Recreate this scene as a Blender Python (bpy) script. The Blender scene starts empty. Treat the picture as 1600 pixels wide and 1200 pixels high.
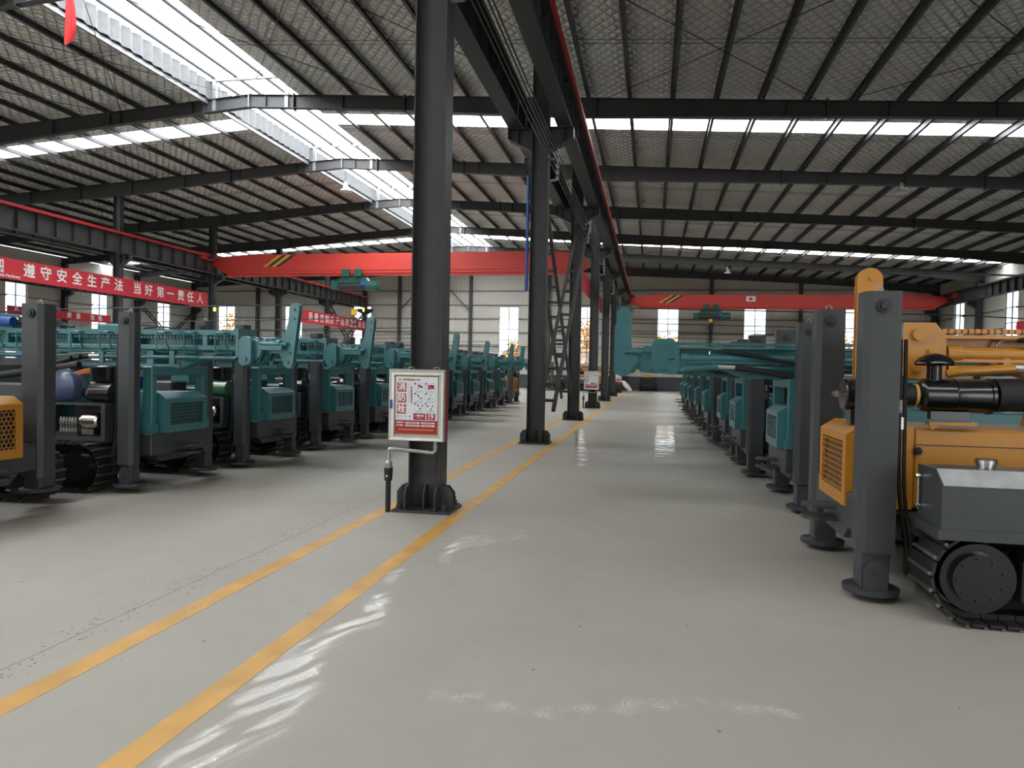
import bpy, bmesh, math, random
from mathutils import Vector as V, Matrix as M
random.seed(7)
PI = math.pi
sc = bpy.context.scene
COL = sc.collection

# ------------------------------------------------------------------ camera, sky, lights, exposure
TH, PH, RO, CAMH = .19235, -.02076, .01924, 1.673
fw = V((-math.sin(TH) * math.cos(PH), math.cos(TH) * math.cos(PH), math.sin(PH)))
r0 = V((math.cos(TH), math.sin(TH), 0)); u0 = r0.cross(fw)
rt = r0 * math.cos(RO) + u0 * math.sin(RO); up = u0 * math.cos(RO) - r0 * math.sin(RO)
cam = bpy.data.cameras.new('camera'); cam.sensor_width = 36; cam.lens = 1120 / 1600 * 36
cam.clip_start = .05; cam.clip_end = 600
co = bpy.data.objects.new('camera', cam); COL.objects.link(co)
mw = M.Identity(4)
for i in range(3):
    mw[i][0] = rt[i]; mw[i][1] = up[i]; mw[i][2] = -fw[i]
mw[2][3] = CAMH
co.matrix_world = mw
sc.camera = co

wd = bpy.data.worlds.new('overcast_sky'); sc.world = wd; wd.use_nodes = True
bg = wd.node_tree.nodes['Background']
bg.inputs[0].default_value = (.90, .96, 1.0, 1); bg.inputs[1].default_value = 2.6
SKYLIGHT = 12.5
GATE_FILL = 150
sun = bpy.data.lights.new('hazy_sun', 'SUN'); sun.energy = 1.0; sun.angle = math.radians(25)
so = bpy.data.objects.new('hazy_sun', sun); COL.objects.link(so); so.rotation_euler = (math.radians(28), math.radians(8), 0)
for gx in (-35.5, -14.7, 10.2):      # added fill lamps, unseen, in three assumed gate openings behind the camera
    gl = bpy.data.lights.new('gate_fill', 'AREA'); gl.shape = 'RECTANGLE'; gl.size = 8; gl.size_y = 5.6; gl.energy = GATE_FILL
    gl.color = (.96, .98, 1.0)
    go = bpy.data.objects.new('gate_fill', gl); COL.objects.link(go); go.location = (gx, -7.4, 2.9); go.rotation_euler = (PI / 2, 0, 0)
sc.view_settings.view_transform = 'Standard'; sc.view_settings.look = 'None'
sc.view_settings.gamma = 1; sc.view_settings.use_curve_mapping = False
sc.view_settings.exposure = 0.12
sc.cycles.max_bounces = 8; sc.cycles.diffuse_bounces = 4; sc.cycles.glossy_bounces = 4; sc.cycles.transparent_max_bounces = 12
sc.cycles.caustics_reflective = False; sc.cycles.caustics_refractive = False
sc.cycles.sample_clamp_indirect = 6

# ------------------------------------------------------------------ materials
def newmat(name):
    m = bpy.data.materials.new(name); m.use_nodes = True
    return m, m.node_tree.nodes, m.node_tree.links, m.node_tree.nodes['Principled BSDF']
def paint(name, col, rough=.45, metal=0, var=.12, scale=6.0, bump=0.0, bscale=60, coat=0):
    m, N, L, b = newmat(name)
    tc = N.new('ShaderNodeTexCoord'); nz = N.new('ShaderNodeTexNoise')
    nz.inputs['Scale'].default_value = scale; nz.inputs['Detail'].default_value = 4
    L.new(tc.outputs['Object'], nz.inputs['Vector'])
    rp = N.new('ShaderNodeValToRGB')
    rp.color_ramp.elements[0].color = [c * (1 - var) for c in col] + [1]
    rp.color_ramp.elements[1].color = [min(1, c * (1 + var)) for c in col] + [1]
    rp.color_ramp.elements[0].position = .3; rp.color_ramp.elements[1].position = .7
    L.new(nz.outputs[0], rp.inputs[0]); L.new(rp.outputs[0], b.inputs['Base Color'])
    b.inputs['Roughness'].default_value = rough; b.inputs['Metallic'].default_value = metal
    b.inputs['Coat Weight'].default_value = coat; b.inputs['Coat Roughness'].default_value = .15
    if bump:
        n2 = N.new('ShaderNodeTexNoise'); n2.inputs['Scale'].default_value = bscale
        L.new(tc.outputs['Object'], n2.inputs['Vector'])
        bp = N.new('ShaderNodeBump'); bp.inputs['Strength'].default_value = bump; bp.inputs['Distance'].default_value = .01
        L.new(n2.outputs[0], bp.inputs['Height']); L.new(bp.outputs[0], b.inputs['Normal'])
    return m
def emit(name, col, st):
    m, N, L, b = newmat(name)
    b.inputs['Base Color'].default_value = (*col, 1); b.inputs['Emission Color'].default_value = (*col, 1)
    b.inputs['Emission Strength'].default_value = st; b.inputs['Roughness'].default_value = .6
    return m
class NT:
    """tiny math-node helper"""
    def __init__(s, N, L): s.N = N; s.L = L
    def m(s, op, a, b=None, c=None):
        n = s.N.new('ShaderNodeMath'); n.operation = op
        for i, x in enumerate((a, b, c)):
            if x is None: continue
            if isinstance(x, (int, float)): n.inputs[i].default_value = x
            else: s.L.new(x, n.inputs[i])
        return n.outputs[0]
    def noise(s, vec, scale, detail=3, dist=0):
        n = s.N.new('ShaderNodeTexNoise'); n.inputs['Scale'].default_value = scale
        n.inputs['Detail'].default_value = detail; n.inputs['Distortion'].default_value = dist
        s.L.new(vec, n.inputs['Vector']); return n.outputs[0]
    def step(s, x, a, b):
        n = s.N.new('ShaderNodeMapRange'); n.inputs[1].default_value = a; n.inputs[2].default_value = b
        s.L.new(x, n.inputs[0]); return n.outputs[0]
    def mix(s, f, a, b):
        n = s.N.new('ShaderNodeMix'); n.data_type = 'RGBA'
        if isinstance(f, (int, float)): n.inputs[0].default_value = f
        else: s.L.new(f, n.inputs[0])
        for i, x in ((6, a), (7, b)):
            if isinstance(x, tuple): n.inputs[i].default_value = (*x, 1)
            else: s.L.new(x, n.inputs[i])
        return n.outputs[2]

MT = {}
MT['steel'] = paint('dark_steel_paint', (.044, .045, .046), .5, var=.15, bump=.12, bscale=90)
MT['roofsteel'] = paint('roof_steel_paint', (.040, .041, .043), .5, var=.1)
MT['greysteel'] = paint('pale_galvanised', (.22, .23, .24), .45, metal=.3)
MT['midsteel'] = paint('tube_grey', (.11, .115, .12), .5)
MT['girt'] = paint('girt_steel', (.16, .16, .155), .5)
MT['jack'] = paint('slate_grey_paint', (.044, .048, .053), .45, var=.08, coat=.1)
MT['dark'] = paint('charcoal_paint', (.025, .027, .03), .5)
MT['teal'] = paint('teal_paint', (.046, .180, .200), .36, var=.06, coat=.25)
MT['yellow'] = paint('amber_yellow_paint', (.54, .225, .020), .40, var=.05, coat=.12)
MT['black'] = paint('gloss_black', (.008, .008, .009), .22, var=.1, coat=.4)
MT['rubber'] = paint('black_rubber', (.010, .010, .011), .6, bump=.3, bscale=120)
MT['track'] = paint('track_steel', (.030, .028, .026), .5, metal=.5, var=.3, bump=.2)
MT['trackedge'] = paint('worn_grouser', (.16, .15, .14), .4, metal=.7, var=.3)
MT['chrome'] = paint('bright_steel', (.62, .62, .60), .25, metal=1)
MT['galv'] = paint('galvanised_pipe', (.42, .42, .41), .38, metal=.7, var=.15, scale=25)
MT['bare'] = paint('bare_sheet', (.72, .73, .74), .42, metal=.55, var=.12, scale=9)
MT['alu'] = paint('brushed_aluminium', (.66, .65, .62), .38, metal=.55, var=.06)
MT['red'] = paint('cabinet_red', (.28, .010, .022), .4)
MT['signred'] = paint('sign_red', (.36, .012, .028), .4, var=.04)
MT['white'] = paint('sign_white', (.70, .74, .78), .45, var=.03)
MT['ink'] = paint('ink_dark', (.03, .03, .035), .6)
MT['inkgrey'] = paint('ink_grey', (.25, .26, .28), .6)
MT['gold'] = paint('sign_gold', (.75, .42, .08), .5)
MT['crane'] = paint('crane_red_paint', (.56, .042, .028), .5, var=.06)
MT['railred'] = paint('rail_red_paint', (.50, .030, .035), .5)
MT['banner'] = paint('banner_cloth', (.60, .028, .050), .7, var=.06, bump=.1, bscale=8)
MT['cloth'] = paint('flag_cloth', (.55, .020, .022), .8, var=.1)
MT['lettering'] = paint('banner_white', (.85, .80, .78), .6, var=.02)
MT['green'] = paint('hoist_green', (.010, .085, .060), .4)
MT['tankgreen'] = paint('tank_green', (.035, .13, .045), .3, coat=.4)
MT['blue'] = paint('blue_plastic', (.012, .045, .30), .4)
MT['bluewrap'] = paint('wrapped_blue', (.020, .040, .13), .35)
MT['bluepipe'] = paint('blue_pipe', (.015, .08, .36), .4)
MT['wire'] = paint('cable_black', (.02, .02, .02), .55)
MT['hookyellow'] = paint('hook_yellow', (.70, .35, .02), .5)
MT['lampwhite'] = paint('lamp_shade', (.55, .55, .52), .35)
MT['line'] = paint('yellow_floor_paint', (.62, .33, .055), .5, var=.16, scale=3)
MT['porcelain'] = paint('porcelain', (.75, .75, .72), .3)
MT['orangecable'] = paint('orange_cable', (.6, .15, .02), .5)
MT['sack'] = paint('white_sack', (.72, .70, .66), .8, bump=.4, bscale=14)
MT['wainscot'] = paint('dark_wainscot', (.060, .063, .070), .6)
MT['bark'] = paint('bark', (.08, .06, .045), .8)
MT['leafo'] = paint('autumn_leaves', (.75, .36, .06), .7, var=.4, scale=2)
MT['leafg'] = paint('green_leaves', (.22, .34, .08), .7, var=.4, scale=2)
MT['farwall'] = paint('far_render', (.62, .66, .72), .8)
MT['fargrass'] = paint('outside_ground', (.34, .34, .31), .9, scale=.3)
MT['skylight'] = emit('translucent_skylight', (.95, .98, 1.0), SKYLIGHT)
MT['beacon'] = emit('beacon_yellow', (1, .75, .12), 2.0)
MT['beacong'] = emit('beacon_green', (.2, 1, .3), .8)

m, N, L, b = newmat('window_glass')   # thin clear pane: mostly see-through with a faint reflection
out = N['Material Output']; tr = N.new('ShaderNodeBsdfTransparent'); gs = N.new('ShaderNodeBsdfGlossy'); gs.inputs['Roughness'].default_value = .02
mx = N.new('ShaderNodeMixShader'); mx.inputs[0].default_value = .06; tr.inputs[0].default_value = (.94, .97, .98, 1)
L.new(tr.outputs[0], mx.inputs[1]); L.new(gs.outputs[0], mx.inputs[2]); L.new(mx.outputs[0], out.inputs[0]); N.remove(b)
MT['glass'] = m
m, N, L, b = newmat('clear_plastic_film')
out = N['Material Output']; tr = N.new('ShaderNodeBsdfTransparent'); mx = N.new('ShaderNodeMixShader'); mx.inputs[0].default_value = .12
b.inputs['Base Color'].default_value = (.45, .5, .58, 1); b.inputs['Roughness'].default_value = .18
L.new(tr.outputs[0], mx.inputs[1]); L.new(b.outputs[0], mx.inputs[2]); L.new(mx.outputs[0], out.inputs[0])
MT['film'] = m

# concrete floor: blotches, pits along the cut joint, polished swipes with low roughness
m, N, L, b = newmat('concrete_floor'); k = NT(N, L)
tc = N.new('ShaderNodeTexCoord'); P = tc.outputs['Object']
sx = N.new('ShaderNodeSeparateXYZ'); L.new(P, sx.inputs[0]); X, Y = sx.outputs[0], sx.outputs[1]
n1 = k.noise(P, .55, 6, .6); n2 = k.noise(P, 5, 5); n3 = k.noise(P, 160, 2)
base = k.mix(k.step(n1, .3, .72), (.395, .365, .312), (.45, .42, .362))
base = k.mix(k.m('MULTIPLY', k.step(n2, .5, .8), .55), base, (.38, .36, .315))
base = k.mix(k.m('MULTIPLY', k.step(n3, .42, .72), .38), base, (.30, .285, .255))
warp = k.m('MULTIPLY', k.m('SUBTRACT', k.noise(P, 1.2, 3), .5), .05)
dj = k.m('ABSOLUTE', k.m('ADD', k.m('ADD', X, 3.40), warp))
joint = k.m('LESS_THAN', dj, .004)
vo = N.new('ShaderNodeTexVoronoi'); vo.inputs['Scale'].default_value = 22; L.new(P, vo.inputs['Vector'])
pit = k.m('MULTIPLY', k.m('LESS_THAN', vo.outputs['Distance'], .2), k.m('LESS_THAN', dj, k.m('MULTIPLY', k.noise(P, .9, 2), .32)))
pit = k.m('MULTIPLY', pit, k.m('GREATER_THAN', k.noise(P, 3, 2), .45))
v2 = N.new('ShaderNodeTexVoronoi'); v2.inputs['Scale'].default_value = 3.2; L.new(P, v2.inputs['Vector'])
speck = k.m('LESS_THAN', v2.outputs['Distance'], .035)
mark = k.m('MAXIMUM', k.m('MAXIMUM', joint, pit), speck)
base = k.mix(k.m('MULTIPLY', mark, .7), base, (.07, .065, .06))
# polished swipes: short straight pieces of a wandering mop trail, lightened for skylight glare, and wax film in the aisle
def seg(ax, ay, bx, by, w, soft=.05):
    dx, dy = bx - ax, by - ay; l2 = dx * dx + dy * dy
    px = k.m('SUBTRACT', XW, ax); py = k.m('SUBTRACT', YW, ay)
    t = k.m('DIVIDE', k.m('ADD', k.m('MULTIPLY', px, dx), k.m('MULTIPLY', py, dy)), l2)
    t = k.m('MINIMUM', k.m('MAXIMUM', t, 0.0), 1.0)
    ex = k.m('SUBTRACT', px, k.m('MULTIPLY', t, dx)); ey = k.m('SUBTRACT', py, k.m('MULTIPLY', t, dy))
    d = k.m('SQRT', k.m('ADD', k.m('MULTIPLY', ex, ex), k.m('MULTIPLY', ey, ey)))
    return k.step(d, w + soft, w)
wx = k.m('MULTIPLY', k.m('SUBTRACT', k.noise(P, 4.5, 3), .5), .16)
XW = k.m('ADD', X, wx); YW = k.m('ADD', Y, k.m('MULTIPLY', wx, 1.6))
def pile(L_):
    r = None
    for q in L_:
        z_ = seg(*q); r = z_ if r is None else k.m('MAXIMUM', r, z_)
    return r
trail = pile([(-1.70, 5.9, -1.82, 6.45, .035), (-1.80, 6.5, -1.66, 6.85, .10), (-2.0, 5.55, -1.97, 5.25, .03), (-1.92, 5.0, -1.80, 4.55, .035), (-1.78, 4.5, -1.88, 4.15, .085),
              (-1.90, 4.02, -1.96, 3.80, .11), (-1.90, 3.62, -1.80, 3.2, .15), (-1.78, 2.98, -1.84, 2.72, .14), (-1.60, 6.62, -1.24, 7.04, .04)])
arc = pile([(-1.02, 3.51, -.65, 3.47, .035), (-.45, 3.46, -.25, 3.51, .03), (-.1, 3.6, .17, 3.70, .03), (.3, 3.74, .7, 3.70, .025)])
rot = N.new('ShaderNodeMapping'); rot.vector_type = 'TEXTURE'; rot.inputs['Rotation'].default_value = (0, 0, -.42); rot.inputs['Scale'].default_value = (.075, .55, 1)
L.new(P, rot.inputs['Vector']); strokes = k.noise(rot.outputs[0], 1.0, 3, .3)
grain = k.step(k.noise(P, 60, 3), .38, .62)
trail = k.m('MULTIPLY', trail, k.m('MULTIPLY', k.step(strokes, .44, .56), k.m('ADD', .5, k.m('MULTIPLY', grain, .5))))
arc = k.m('MULTIPLY', arc, k.m('MULTIPLY', k.step(k.noise(P, 6, 4), .42, .62), grain))
lines = k.step(k.m('SINE', k.m('MULTIPLY', k.m('ADD', Y, k.noise(P, 2, 2)), 14.0)), -.3, .5)
far1 = k.m('MULTIPLY', seg(-2.02, 20.6, -1.15, 12.6, .10, .05), k.m('ADD', .35, k.m('MULTIPLY', lines, .65)))
far2 = k.m('MULTIPLY', seg(.44, 22.6, .27, 14.6, .22, .06), k.m('ADD', .25, k.m('MULTIPLY', lines, .75)))
wax = k.m('MAXIMUM', far1, far2)
pol = k.m('MAXIMUM', trail, wax)
base = k.mix(k.m('MULTIPLY', k.m('MAXIMUM', arc, k.m('MULTIPLY', trail, .7)), .5), base, (.80, .78, .74))  # pale residue, and along the trail also skylight reflection painted into the colour
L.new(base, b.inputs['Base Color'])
rough = k.m('ADD', k.m('SUBTRACT', .52, k.m('MULTIPLY', k.step(Y, 8.0, 18.0), .22)), k.m('MULTIPLY', n2, .14))
rough = k.m('SUBTRACT', rough, k.m('MULTIPLY', trail, .42)); rough = k.m('SUBTRACT', rough, k.m('MULTIPLY', wax, .29))
L.new(rough, b.inputs['Roughness'])
b.inputs['Specular IOR Level'].default_value = .35
bp = N.new('ShaderNodeBump'); bp.inputs['Strength'].default_value = .08; bp.inputs['Distance'].default_value = .01
L.new(k.m('SUBTRACT', n2, k.m('MULTIPLY', mark, 1.0)), bp.inputs['Height']); L.new(bp.outputs[0], b.inputs['Normal'])
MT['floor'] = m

# foil insulation blanket behind a diamond wire mesh
m, N, L, b = newmat('foil_insulation'); k = NT(N, L)
tc = N.new('ShaderNodeTexCoord'); P = tc.outputs['Object']
sx = N.new('ShaderNodeSeparateXYZ'); L.new(P, sx.inputs[0]); X, Y = sx.outputs[0], sx.outputs[1]
wob = k.m('MULTIPLY', k.noise(P, 2.0, 3), .35)
a1 = k.m('ADD', k.m('ADD', k.m('MULTIPLY', X, 3.0), k.m('MULTIPLY', Y, 2.3)), wob)
a2 = k.m('ADD', k.m('SUBTRACT', k.m('MULTIPLY', X, 3.0), k.m('MULTIPLY', Y, 2.3)), wob)
q1 = k.m('ABSOLUTE', k.m('SINE', k.m('MULTIPLY', a1, PI))); q2 = k.m('ABSOLUTE', k.m('SINE', k.m('MULTIPLY', a2, PI)))
qm = k.m('MINIMUM', q1, q2); hgt = k.m('POWER', qm, .5)
wires = k.step(qm, .10, .03)
crease = k.noise(P, 7, 5, 1.5)
c = k.mix(k.step(k.noise(P, .25, 3), .3, .7), (.78, .775, .745), (.90, .895, .865))
c = k.mix(k.m('MULTIPLY', wires, .55), c, (.10, .10, .10))
L.new(c, b.inputs['Base Color'])
b.inputs['Metallic'].default_value = .5
L.new(k.m('ADD', .26, k.m('MULTIPLY', crease, .2)), b.inputs['Roughness'])
bp = N.new('ShaderNodeBump'); bp.inputs['Strength'].default_value = 1.0; bp.inputs['Distance'].default_value = .14
L.new(k.m('ADD', hgt, k.m('MULTIPLY', crease, .9)), bp.inputs['Height']); L.new(bp.outputs[0], b.inputs['Normal'])
MT['foil'] = m

def ribbed(name, col, axis):
    m, N, L, b = newmat(name); k = NT(N, L)
    tc = N.new('ShaderNodeTexCoord'); P = tc.outputs['Object']
    sx = N.new('ShaderNodeSeparateXYZ'); L.new(P, sx.inputs[0]); A = sx.outputs[axis]
    w = k.m('POWER', k.m('ABSOLUTE', k.m('SINE', k.m('MULTIPLY', A, PI / .25))), .35)
    seam = k.m('LESS_THAN', k.m('ABSOLUTE', k.m('SUBTRACT', k.m('FRACT', k.m('MULTIPLY', A, .25)), .5)), .004)
    c = k.mix(k.step(k.noise(P, .6, 4), .3, .7), tuple(x * .93 for x in col), col)
    c = k.mix(k.m('MULTIPLY', seam, .6), c, tuple(x * .45 for x in col))
    L.new(c, b.inputs['Base Color']); b.inputs['Roughness'].default_value = .5
    bp = N.new('ShaderNodeBump'); bp.inputs['Strength'].default_value = .8; bp.inputs['Distance'].default_value = .03
    L.new(w, bp.inputs['Height']); L.new(bp.outputs[0], b.inputs['Normal'])
    return m
MT['wallx'] = ribbed('ribbed_sheet_end', (.58, .565, .51), 0)
MT['wally'] = ribbed('ribbed_sheet_side', (.64, .62, .56), 1)

# corrugated hose: rings along its length come from geometry, this is its rubber
# ------------------------------------------------------------------ mesh helpers
def axes(a, b):
    d = (V(b) - V(a)); ln = d.length; z = d / ln
    t = V((0, 0, 1)) if abs(z.z) < .95 else V((1, 0, 0))
    x = t.cross(z).normalized(); y = z.cross(x)
    return x, y, z, ln
class MB:
    def __init__(s): s.v = []; s.f = []; s.mi = []; s.cur = 0
    def add(s, vs, fs):
        o = len(s.v); s.v += [tuple(p) for p in vs]
        for f in fs: s.f.append([i + o for i in f]); s.mi.append(s.cur)
        return s
    def box(s, x0, x1, y0, y1, z0, z1, b=0.0, mat=None):
        if x1 < x0: x0, x1 = x1, x0
        if y1 < y0: y0, y1 = y1, y0
        if z1 < z0: z0, z1 = z1, z0
        if b > 0:
            b = min(b, (x1 - x0) * .45, (y1 - y0) * .45, (z1 - z0) * .45)
            vs = []; idx = {}
            for ix, (X, sxn) in enumerate(((x0, 1), (x1, -1))):
                for iy, (Y, syn) in enumerate(((y0, 1), (y1, -1))):
                    for iz, (Z, szn) in enumerate(((z0, 1), (z1, -1))):
                        for ax in range(3):
                            p = [X + sxn * b, Y + syn * b, Z + szn * b]; p[ax] = (X, Y, Z)[ax]
                            idx[ix, iy, iz, ax] = len(vs); vs.append(V(p))
            fs = []
            def q(*ks):
                f = [idx[x] for x in ks]; c = sum((vs[i] for i in f), V()) / len(f)
                n = (vs[f[1]] - vs[f[0]]).cross(vs[f[2]] - vs[f[0]])
                if n.dot(c - V(((x0 + x1) / 2, (y0 + y1) / 2, (z0 + z1) / 2))) < 0: f.reverse()
                fs.append(f)
            for i in (0, 1):
                q((i, 0, 0, 0), (i, 1, 0, 0), (i, 1, 1, 0), (i, 0, 1, 0)); q((0, i, 0, 1), (1, i, 0, 1), (1, i, 1, 1), (0, i, 1, 1)); q((0, 0, i, 2), (1, 0, i, 2), (1, 1, i, 2), (0, 1, i, 2))
                for j in (0, 1):
                    q((0, i, j, 1), (1, i, j, 1), (1, i, j, 2), (0, i, j, 2)); q((i, 0, j, 0), (i, 1, j, 0), (i, 1, j, 2), (i, 0, j, 2)); q((i, j, 0, 0), (i, j, 1, 0), (i, j, 1, 1), (i, j, 0, 1))
                    for l in (0, 1): q((i, j, l, 0), (i, j, l, 1), (i, j, l, 2))
        else:
            vs = [V((x, y, z)) for x in (x0, x1) for y in (y0, y1) for z in (z0, z1)]
            fs = [[0, 1, 3, 2], [4, 6, 7, 5], [0, 4, 5, 1], [2, 3, 7, 6], [0, 2, 6, 4], [1, 5, 7, 3]]
        if mat is not None: vs = [mat @ p for p in vs]
        return s.add(vs, fs)
    def bar(s, a, b, w, h):
        x, y, z, ln = axes(a, b); a = V(a)
        mat = M(((x.x, y.x, z.x, a.x), (x.y, y.y, z.y, a.y), (x.z, y.z, z.z, a.z), (0, 0, 0, 1)))
        return s.box(-w / 2, w / 2, -h / 2, h / 2, 0, ln, mat=mat)
    def cyl(s, a, b, r, r2=None, n=16, cap=True):
        x, y, z, ln = axes(a, b); r2 = r if r2 is None else r2; a, b = V(a), V(b)
        vs = []
        for c, rr in ((a, r), (b, r2)):
            for i in range(n):
                t = 2 * PI * i / n; vs.append(c + (x * math.cos(t) + y * math.sin(t)) * rr)
        fs = [[i, (i + 1) % n, n + (i + 1) % n, n + i] for i in range(n)]
        if cap: fs += [list(range(n))[::-1], list(range(n, 2 * n))]
        return s.add(vs, fs)
    def lathe(s, a, b, prof, n=20):
        """prof: list of (t along a->b in metres, radius)"""
        x, y, z, ln = axes(a, b); a = V(a); vs = []
        for t, r in prof:
            for i in range(n):
                g = 2 * PI * i / n; vs.append(a + z * t + (x * math.cos(g) + y * math.sin(g)) * max(r, 1e-4))
        fs = []
        for j in range(len(prof) - 1):
            for i in range(n): fs.append([j * n + i, j * n + (i + 1) % n, (j + 1) * n + (i + 1) % n, (j + 1) * n + i])
        fs += [list(range(n))[::-1], list(range((len(prof) - 1) * n, len(prof) * n))]
        return s.add(vs, fs)
    def tube(s, pts, r, n=8, sub=5, ridge=0):
        P = [V(p) for p in pts]; Q = []
        if sub > 1 and len(P) > 2:
            E = [P[0] * 2 - P[1]] + P + [P[-1] * 2 - P[-2]]
            for i in range(1, len(E) - 2):
                for j in range(sub):
                    t = j / sub; p0, p1, p2, p3 = E[i - 1:i + 3]
                    Q.append(.5 * ((2 * p1) + (p2 - p0) * t + (2 * p0 - 5 * p1 + 4 * p2 - p3) * t * t + (3 * p1 - p0 - 3 * p2 + p3) * t ** 3))
            Q.append(P[-1])
        else: Q = P
        vs = []; nrm = None
        for i, q in enumerate(Q):
            d = (Q[min(i + 1, len(Q) - 1)] - Q[max(i - 1, 0)]).normalized()
            if nrm is None:
                t = V((0, 0, 1)) if abs(d.z) < .9 else V((1, 0, 0)); nrm = (t - d * t.dot(d)).normalized()
            else: nrm = (nrm - d * nrm.dot(d)).normalized()
            bn = d.cross(nrm); rr = r * (1 + ridge * (i % 2))
            for j in range(n):
                g = 2 * PI * j / n; vs.append(q + (nrm * math.cos(g) + bn * math.sin(g)) * rr)
        fs = [[i * n + j, i * n + (j + 1) % n, (i + 1) * n + (j + 1) % n, (i + 1) * n + j] for i in range(len(Q) - 1) for j in range(n)]
        fs += [list(range(n))[::-1], list(range((len(Q) - 1) * n, len(Q) * n))]
        return s.add(vs, fs)
    def prism(s, poly, f, d0, d1):
        """poly (a,b) list; f(a,b,d)->point; extruded from d0 to d1"""
        n = len(poly); vs = [f(a, b, d0) for a, b in poly] + [f(a, b, d1) for a, b in poly]
        fs = [list(range(n))[::-1], list(range(n, 2 * n))] + [[i, (i + 1) % n, n + (i + 1) % n, n + i] for i in range(n)]
        return s.add(vs, fs)
    def build(s, name, mat, parent=None, smooth=True, angle=35):
        me = bpy.data.meshes.new(name); me.from_pydata(s.v, [], s.f)
        for x in (mat if isinstance(mat, (list, tuple)) else [mat]): me.materials.append(MT[x] if isinstance(x, str) else x)
        me.polygons.foreach_set('material_index', s.mi)
        bm = bmesh.new(); bm.from_mesh(me); bmesh.ops.recalc_face_normals(bm, faces=bm.faces); bm.to_mesh(me); bm.free()
        if smooth:
            me.polygons.foreach_set('use_smooth', [True] * len(me.polygons)); me.set_sharp_from_angle(angle=math.radians(angle))
        o = bpy.data.objects.new(name, me); COL.objects.link(o)
        if parent: o.parent = parent
        return o
def tag(o, label=None, cat=None, group=None, kind=None):
    if label: o['label'] = label
    if cat: o['category'] = cat
    if group: o['group'] = group
    if kind: o['kind'] = kind
    return o
def empty(name, loc=(0, 0, 0), rz=0):
    o = bpy.data.objects.new(name, None); COL.objects.link(o); o.location = loc; o.rotation_euler = (0, 0, rz); return o
def dup(o, parent=None):
    c = o.copy(); COL.objects.link(c)
    if parent: c.parent = parent
    for ch in list(o.children): dup(ch, c)
    return c
def text(body, size, mat, parent, name, loc, rot, off=0, align='CENTER', sx=1.0, sp=1.0):
    cu = bpy.data.curves.new('t', 'FONT'); cu.body = body; cu.size = size; cu.align_x = align; cu.align_y = 'CENTER'
    cu.extrude = .0008; cu.resolution_u = 3; cu.space_character = sp
    o = bpy.data.objects.new('t', cu); COL.objects.link(o)
    me = bpy.data.meshes.new_from_object(o.evaluated_get(bpy.context.evaluated_depsgraph_get()))
    bpy.data.objects.remove(o)
    if off:      # heavier strokes: the outline struck again a little to each side
        vs = [v.co.copy() for v in me.vertices]; fs = [list(p.vertices) for p in me.polygons]; n_ = len(vs); e = off * 1.3
        V2, F2 = [], []
        for i, (dx, dy) in enumerate(((-e, 0), (e, 0), (0, -e), (0, e))):
            V2 += [v + V((dx, dy, i * .00003)) for v in vs]; F2 += [[q + i * n_ for q in f] for f in fs]
        me = bpy.data.meshes.new(name); me.from_pydata(V2, [], F2)
    me.materials.clear(); me.materials.append(MT[mat])
    r = bpy.data.objects.new(name, me); COL.objects.link(r); r.location = loc; r.rotation_euler = rot; r.scale = (sx, 1, 1)
    if parent: r.parent = parent
    return r
ORD = 'first second third fourth fifth sixth seventh eighth ninth tenth eleventh twelfth thirteenth fourteenth fifteenth sixteenth seventeenth eighteenth nineteenth twentieth twenty-first twenty-second twenty-third twenty-fourth twenty-fifth twenty-sixth twenty-seventh twenty-eighth'.split()
def struct(o): o['kind'] = 'structure'; return o

# ------------------------------------------------------------------ the hall
XL, XR, YE, XB, XC, XRG = -45.2, 22.9, 64.4, -26.8, -2.57, -14.68
FY = [8.1 + 8 * i for i in range(8)]
def ztop(x): return 11.52 - .0635 * abs(x - XRG)      # top of rafters
def zroof(x): return ztop(x) + .21
YB = -7.0
WINX = [15.7, 8.58, 1.29, -5.8, -12.95, -20.1, -27.2, -34.3, -41.5]
WINL = [44.1, 52.1, 60.1]
WZ0, WZ1, WW = 2.30, 7.35, .9

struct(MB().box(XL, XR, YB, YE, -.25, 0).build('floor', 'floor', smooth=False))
struct(MB().box(-160, 160, -70, 190, -.40, -.30).build('ground', 'fargrass', smooth=False))
for i, x in enumerate((-3.03, -2.13)):
    struct(MB().box(x - .075, x + .075, YB + .2, 60, 0, .0015).build(f'trim_{i+1}', 'line', smooth=False))

def wall(name, lo, hi, wins, f, mat):
    mb = MB(); ed = lo
    for w in sorted(wins):
        mb.box(*f(ed, w - WW, 1.2, 11.9)); mb.box(*f(w - WW, w + WW, 1.2, WZ0)); mb.box(*f(w - WW, w + WW, WZ1, 11.9)); ed = w + WW
    mb.box(*f(ed, hi, 1.2, 11.9))
    return struct(mb.build(name, mat, smooth=False))
def wallz(f, lo, hi, wins, slope):
    pass
wall('wall_back', XL - .2, XR + .2, WINX, lambda a, b, c, d: (a, b, YE, YE + .15, c, d), 'wallx')
wall('wall_left', YB, YE, WINL, lambda a, b, c, d: (XL - .15, XL, a, b, c, d - 2.2), 'wally')
WINR = [60.3, 52.2, 44.2]
wall('wall_right', YB, YE, WINR, lambda a, b, c, d: (XR, XR + .15, a, b, c, min(d, 9.35)), 'wally')
mb = MB(); ed = XL
for gx in (-35.5, -14.7, 10.2):
    mb.box(ed, gx - 4, YB - .15, YB, 0, 9.3).box(gx - 4, gx + 4, YB - .15, YB, 5.8, 9.3); ed = gx + 4
mb.box(ed, XR, YB - .15, YB, 0, 9.3)
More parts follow.
